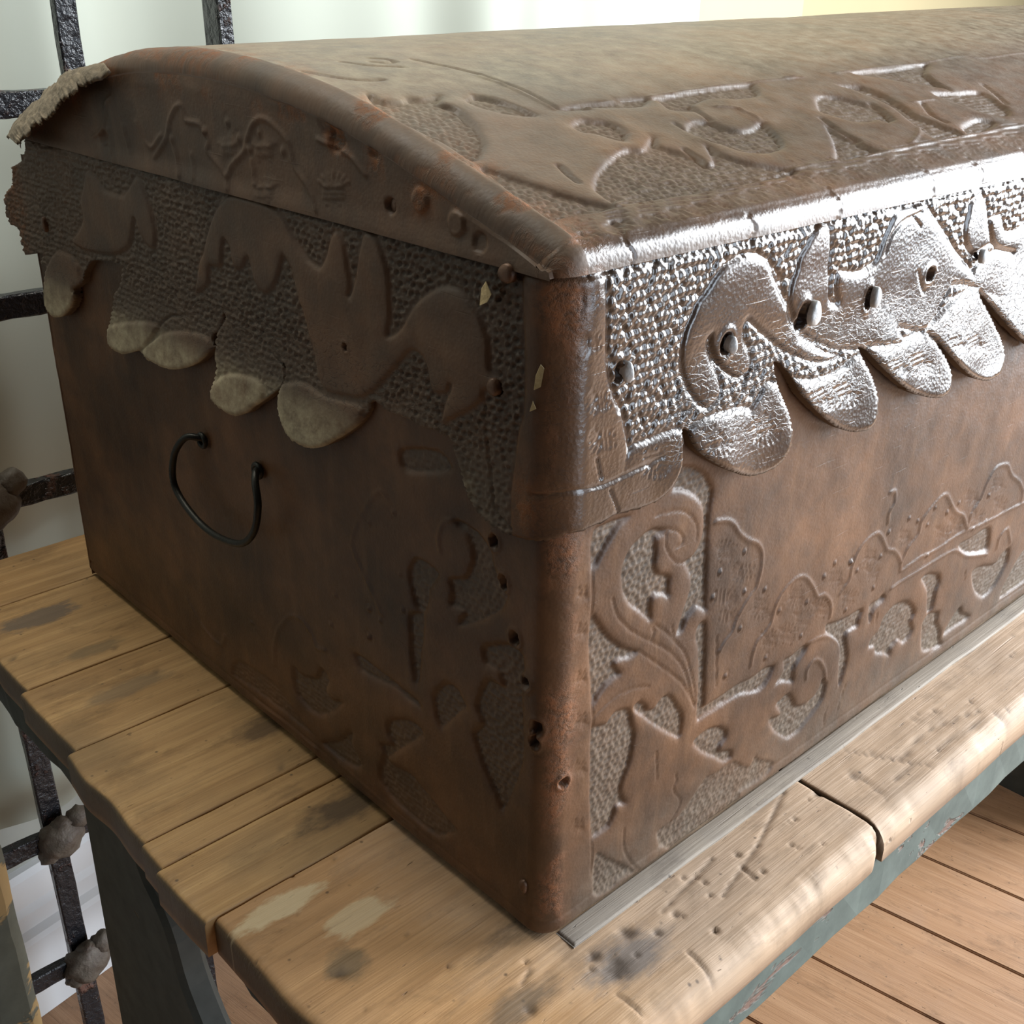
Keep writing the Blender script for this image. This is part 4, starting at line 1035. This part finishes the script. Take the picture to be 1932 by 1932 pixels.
# nail holes: torn openings beside the nail heads
HOLES = [(.0300, .3141, .0022, .0042), (.1039, .3124, .0040, .0048), (.1650, .3143, .0038, .0060), (.2262, .3130, .0026, .0052), (.2903, .3161, .0040, .0036), (.3465, .3184, .0016, .0016), (-.0331, .3046, .0026, .0026), (-.1464, .2969, .0014, .0020)]
for (s_, z_, a_, b_) in HOLES:
    s_ += DS if s_ > 0 else -DS
    bx = sk.box(np.array([[s_, z_]]), .02)
    dd = np.hypot((sk.uu[bx] - s_) / a_, (sk.vv[bx] - z_) / b_)
    sk.h[bx] += -.0065 * sstep((1.15 - dd) / .35) + .0006 * np.exp(-((dd - 1.5) / .35) ** 2)
# lower lobes curl away from the body on the front, a little on the left
low = np.clip((.310 - sk.vv) / .075, 0, 1.1)
lift = .0085 * low ** 1.5 * (sstep((sk.uu - .055) / .06) + .55 * sstep((-.11 - sk.uu) / .06))
lobe = .0016 * np.sin(sk.uu * 78 + .6) * low * (sstep((sk.uu - .06) / .06))
rim = np.clip(-so, 0, .0026)
rnd = .0026 - np.sqrt(np.maximum(.0026 ** 2 - (.0026 - rim) ** 2, 0))
H = sk.h * sstep((-so - .0004) / .0014) + lift + lobe - rnd
# snap the grid to the outline
gz_, gs_ = np.gradient(so, Z, S)
cell = np.hypot(*np.meshgrid(np.gradient(S), np.gradient(Z))) * .62
near = np.abs(so) < cell
uu = np.where(near, sk.uu - gs_ * so, sk.uu); vv = np.where(near, sk.vv - gz_ * so, sk.vv)
vv = np.minimum(vv, .3612)
ok = (so < 0) | near
x, y, nx, ny = strip_pos(uu, RS, ES)
nr, nc = uu.shape
F = grid_faces(nr, nc)
F = F[ok.ravel()[F].all(1)]
P3 = np.stack([x + nx * H, y + ny * H, vv], -1).reshape(-1, 3)
nrm = np.stack([nx, ny, np.zeros_like(nx)], -1).reshape(-1, 3)
# rim: edges that belong to one face only
E_ = np.concatenate([F[:, [0, 1]], F[:, [1, 2]], F[:, [2, 3]], F[:, [3, 0]]])
key = np.sort(E_, 1); key = key[:, 0].astype(np.int64) * (nr * nc) + key[:, 1]
_, idx, cnt = np.unique(key, return_index=True, return_counts=True)
be = E_[idx[cnt == 1]]
zc = P3[:, 2]
bv = np.unique(be)
remap = -np.ones(nr * nc, int)
used = np.unique(F)
remap[used] = np.arange(len(used))
n0 = len(used)
ids = {v: n0 + k for k, v in enumerate(bv)}
V = np.vstack([P3[used], P3[bv], P3[bv] - nrm[bv] * .0022, P3[bv] - nrm[bv] * .0055])
rimF = []
nb = len(bv)
for a_, b_ in be:
    i_, j_ = ids[a_], ids[b_]
    rimF.append((j_, i_, i_ + nb, j_ + nb))
    rimF.append((j_ + nb, i_ + nb, i_ + 2 * nb, j_ + 2 * nb))
FF = np.vstack([remap[F], np.array(rimF)])
left_dust = sstep((-sk.uu - .02) / .05)
sk.a('dust')[...] = left_dust * (.25 + .75 * sstep((.285 - sk.vv) / .04)) * .95
sk.att['dust'] = np.clip(sk.att['dust'], 0, 1)
sk.a('gloss')[...] = .30 + .70 * sstep((sk.uu - .001) / .012)
cm = sstep((.322 - sk.vv) / .03) * sstep((sk.vv - .254) / .012)
sk.a('crack')[...] = .28 * np.exp(-((sk.uu + .002) / .012) ** 2) * sstep((.345 - sk.vv) / .03) + cm * (sstep((sk.uu - .05) / .05) + .35 * sstep((-.02 - sk.uu) / .05))
cornerw = np.exp(-((sk.uu - .002) / .010) ** 2)
wn = sstep((fbm(sk.uu * 80, sk.vv * 30, 4) - .44) / .10)
sk.att['worn'] = np.clip(cornerw * wn * .35 + np.exp(-(((sk.uu + .001) / .009) ** 2 + ((sk.vv - .347) / .012) ** 2)) * 1.6
                         + .8 * np.exp(-(((sk.uu + .016) / .008) ** 2 + ((sk.vv - .255) / .014) ** 2)) + .5 * sstep((-.545 - sk.uu) / .02), 0, 1)
sk.a('raw')
A = {}
for k in ('g', 'dust', 'gloss', 'crack', 'worn', 'raw'):
    v = sk.att[k].ravel()
    if k == 'raw':
        A[k] = np.concatenate([v[used], v[bv] + .6, v[bv] + 1, v[bv] + 1])
    elif k in ('gloss', 'crack', 'g'):
        A[k] = np.concatenate([v[used], v[bv] * .3, v[bv] * 0, v[bv] * 0])
    else:
        A[k] = np.concatenate([v[used], v[bv], v[bv], v[bv] * .5])
suv = np.stack([uu, vv, np.zeros_like(uu)], -1).reshape(-1, 3)
A['suv'] = np.vstack([suv[used], suv[bv], suv[bv] + [0, .002, 0], suv[bv] + [0, .004, 0]])
skirt = link('skirt', mesh_np('skirt', V, FF, M_LEATHER, True, A), lid, label='thick leather lid skirt with scalloped edge')

# ---- nails in the skirt
def nail(name, s_, z_, ru, rv, off, mat, parent, tilt=.0, r=RS, e=ES):
    if r == RS: s_ += DS if s_ > 0 else -DS
    x, y, nx, ny = [float(q) for q in strip_pos(np.array(s_), r, e)]
    bm = bmesh.new()
    rings = [(.0, 1.0), (.55, .92), (.85, .70), (1.0, .30)]
    prev = None
    tx, ty = -ny, nx                                   # along s
    seg = 16
    for rr, hh in [(1.0, -1.4), (1.0, .25), (.86, .62), (.5, .9)]:
        row = []
        for k in range(seg):
            th = 2 * math.pi * k / seg
            wob = 1 + .07 * math.sin(3 * th + s_ * 90) + .05 * math.cos(2 * th + z_ * 70)
            a = rr * ru * math.cos(th) * wob; b = rr * rv * math.sin(th) * wob
            dp = off + hh * .0016 + tilt * a
            row.append(bm.verts.new((x + tx * a + nx * dp, y + ty * a + ny * dp, z_ + b)))
        if prev:
            for k in range(seg):
                bm.faces.new((prev[k], prev[(k + 1) % seg], row[(k + 1) % seg], row[k]))
        prev = row
    bm.faces.new(prev)
    return link(name, bm_mesh(name, bm, mat, True), parent)
nail('nail', .0340, .3136, .0017, .0046, .0005, M_NAIL, skirt, .9)
nail('nail', .1072, .3110, .0018, .0042, .0005, M_NAIL, skirt, .8)
nail('nail', .1712, .3152, .0042, .0062, .0032, M_NAIL, skirt, .05)
nail('nail', .2300, .3136, .0032, .0054, .0028, M_NAIL, skirt, .05)
nail('nail', .3495, .3184, .0034, .0042, .0022, M_NAIL, skirt)
nail('nail', -.0345, .3052, .0038, .0038, .0002, M_BRASS, skirt)
nail('nail', -.0250, .3570, .0042, .0042, .002, M_BRASS, skirt)
nail('nail', -.5150, .3010, .0030, .0052, .0006, M_BRASS, skirt)
nail('nail', .4400, .3184, .0034, .0042, .0002, M_NAIL, skirt)
nail('nail', -.0125, .0318, .0028, .0042, .0002, M_BRASS, body, 0, RB, EB)
# nail in the gable
bm = bmesh.new()
bmesh.ops.create_uvsphere(bm, u_segments=14, v_segments=8, radius=.0042)
for v in bm.verts:
    v.co = (XG + v.co.x * .4 + .003, .1065 + v.co.y * .8, .3722 + v.co.z)
link('nail', bm_mesh('nail', bm, M_BRASS, True), lid)

# torn yellow fibres where the corner patch lifts off
def shred(pts, mat, parent, th=.0012):
    bm = bmesh.new()
    a = [bm.verts.new(p) for p in pts]
    b = [bm.verts.new((p[0] + th, p[1] + th, p[2])) for p in pts]
    n = len(pts)
    bm.faces.new(a); bm.faces.new(b[::-1])
    for k in range(n):
        bm.faces.new((a[k], a[(k + 1) % n], b[(k + 1) % n], b[k]))
    return link('torn_fibre', bm_mesh('torn_fibre', bm, mat), parent)
shred([(-.0098, .0395, .3415), (-.0100, .0345, .3440), (-.0096, .0325, .3475), (-.0090, .0365, .3520), (-.0085, .0400, .3480)], M_FIBRE, skirt)
def on_skirt(s_, z_, off):
    x, y, nx, ny = [float(q) for q in strip_pos(np.array(s_), RS, ES)]
    return (x + nx * off, y + ny * off, z_)
shred([on_skirt(-.0110, .3110, .0012), on_skirt(-.0078, .3130, .0016), on_skirt(-.0066, .3210, .0014), on_skirt(-.0082, .3225, .0012), on_skirt(-.0104, .3170, .0012)], M_FIBRE, skirt, .0006)
shred([on_skirt(-.0128, .3010, .0012), on_skirt(-.0096, .3030, .0016), on_skirt(-.0112, .3060, .0014)], M_FIBRE, skirt, .0006)

# torn dusty strip curling off the back end of the lid
up = catmull([(.004, .4022, .4135), (.004, .4416, .409), (.004, .4612, .4065), (.004, .481, .3985), (.004, .5078, .389), (.004, .5408, .376), (.004, .5666, .365), (.004, .5871, .3532)], 14)
lo = catmull([(-.013, .3600, .4145), (-.020, .375, .4076), (-.020, .3957, .4008), (-.020, .418, .392), (-.020, .4402, .3829), (-.020, .4621, .377), (-.020, .4883, .3665), (-.020, .5048, .36)], 14)
nU = len(up); nV = 16
rows = []
for k in range(nV):
    t = k / (nV - 1)
    jag = (fbm(np.arange(nU) * .33, np.full(nU, 3.3), 4) - .5)[:, None] * .022 * t
    row = up * (1 - t) + lo * t + np.array([-.002, 0, .0025]) * math.sin(math.pi * t)
    row = row + (lo - up) / np.linalg.norm(lo - up, axis=1)[:, None] * jag * 2
    row[:, 2] += .0045 * (fbm(np.arange(nU) * .22, np.full(nU, k * .4), 3) - .45)
    rows.append(row)
rows = np.array(rows)
Vt = np.vstack([rows.reshape(-1, 3), rows.reshape(-1, 3) + np.array([.0012, 0, -.0016])])
Ft = grid_faces(nV, nU); N0 = nV * nU
ringv = np.concatenate([np.arange(nU), np.arange(1, nV) * nU + nU - 1, (nV - 1) * nU + np.arange(nU - 2, -1, -1), np.arange(nV - 2, 0, -1) * nU])
nxv = np.roll(ringv, -1)
Ft = np.vstack([Ft, Ft[:, ::-1] + N0, np.stack([nxv, ringv, ringv + N0, nxv + N0], -1)])
link('torn_flap', mesh_np('torn_flap', Vt, Ft, M_TORN), lid, label='ragged dusty leather strip peeling off')

# ---- iron bail handle on the end of the chest
def body_pt(s_, z_, off):
    x, y, nx, ny = [float(q) for q in strip_pos(np.array(s_), RB, EB)]
    return (x + nx * off, y + ny * off, z_)
hp = [(-.3130, .1925, -.004), (-.3175, .1960, .004), (-.3250, .1945, .0095), (-.3370, .1790, .0125), (-.3395, .1580, .0135), (-.3180, .1445, .0140), (-.2900, .1400, .0140), (-.2570, .1460, .0140), (-.2390, .1610, .0135), (-.2330, .1800, .0125), (-.2390, .1925, .0095), (-.2455, .1965, .004), (-.2500, .1935, -.004)]
path = catmull([body_pt(*q) for q in hp], 8)
handle = link('handle', tube_mesh('handle', path, .0023, M_WIRE, 12), chest, label='black iron bail handle')
for (s_, z_) in ((-.3150, .1942), (-.2478, .1950)):
    th = np.linspace(0, 2 * math.pi, 22)
    c = np.array(body_pt(s_, z_, .0025))
    link('eyelet', tube_mesh('eyelet', [c + np.array([0, 0.0042 * math.cos(t), 0.0042 * math.sin(t)]) for t in th], .0016, M_WIRE, 8, False), handle)
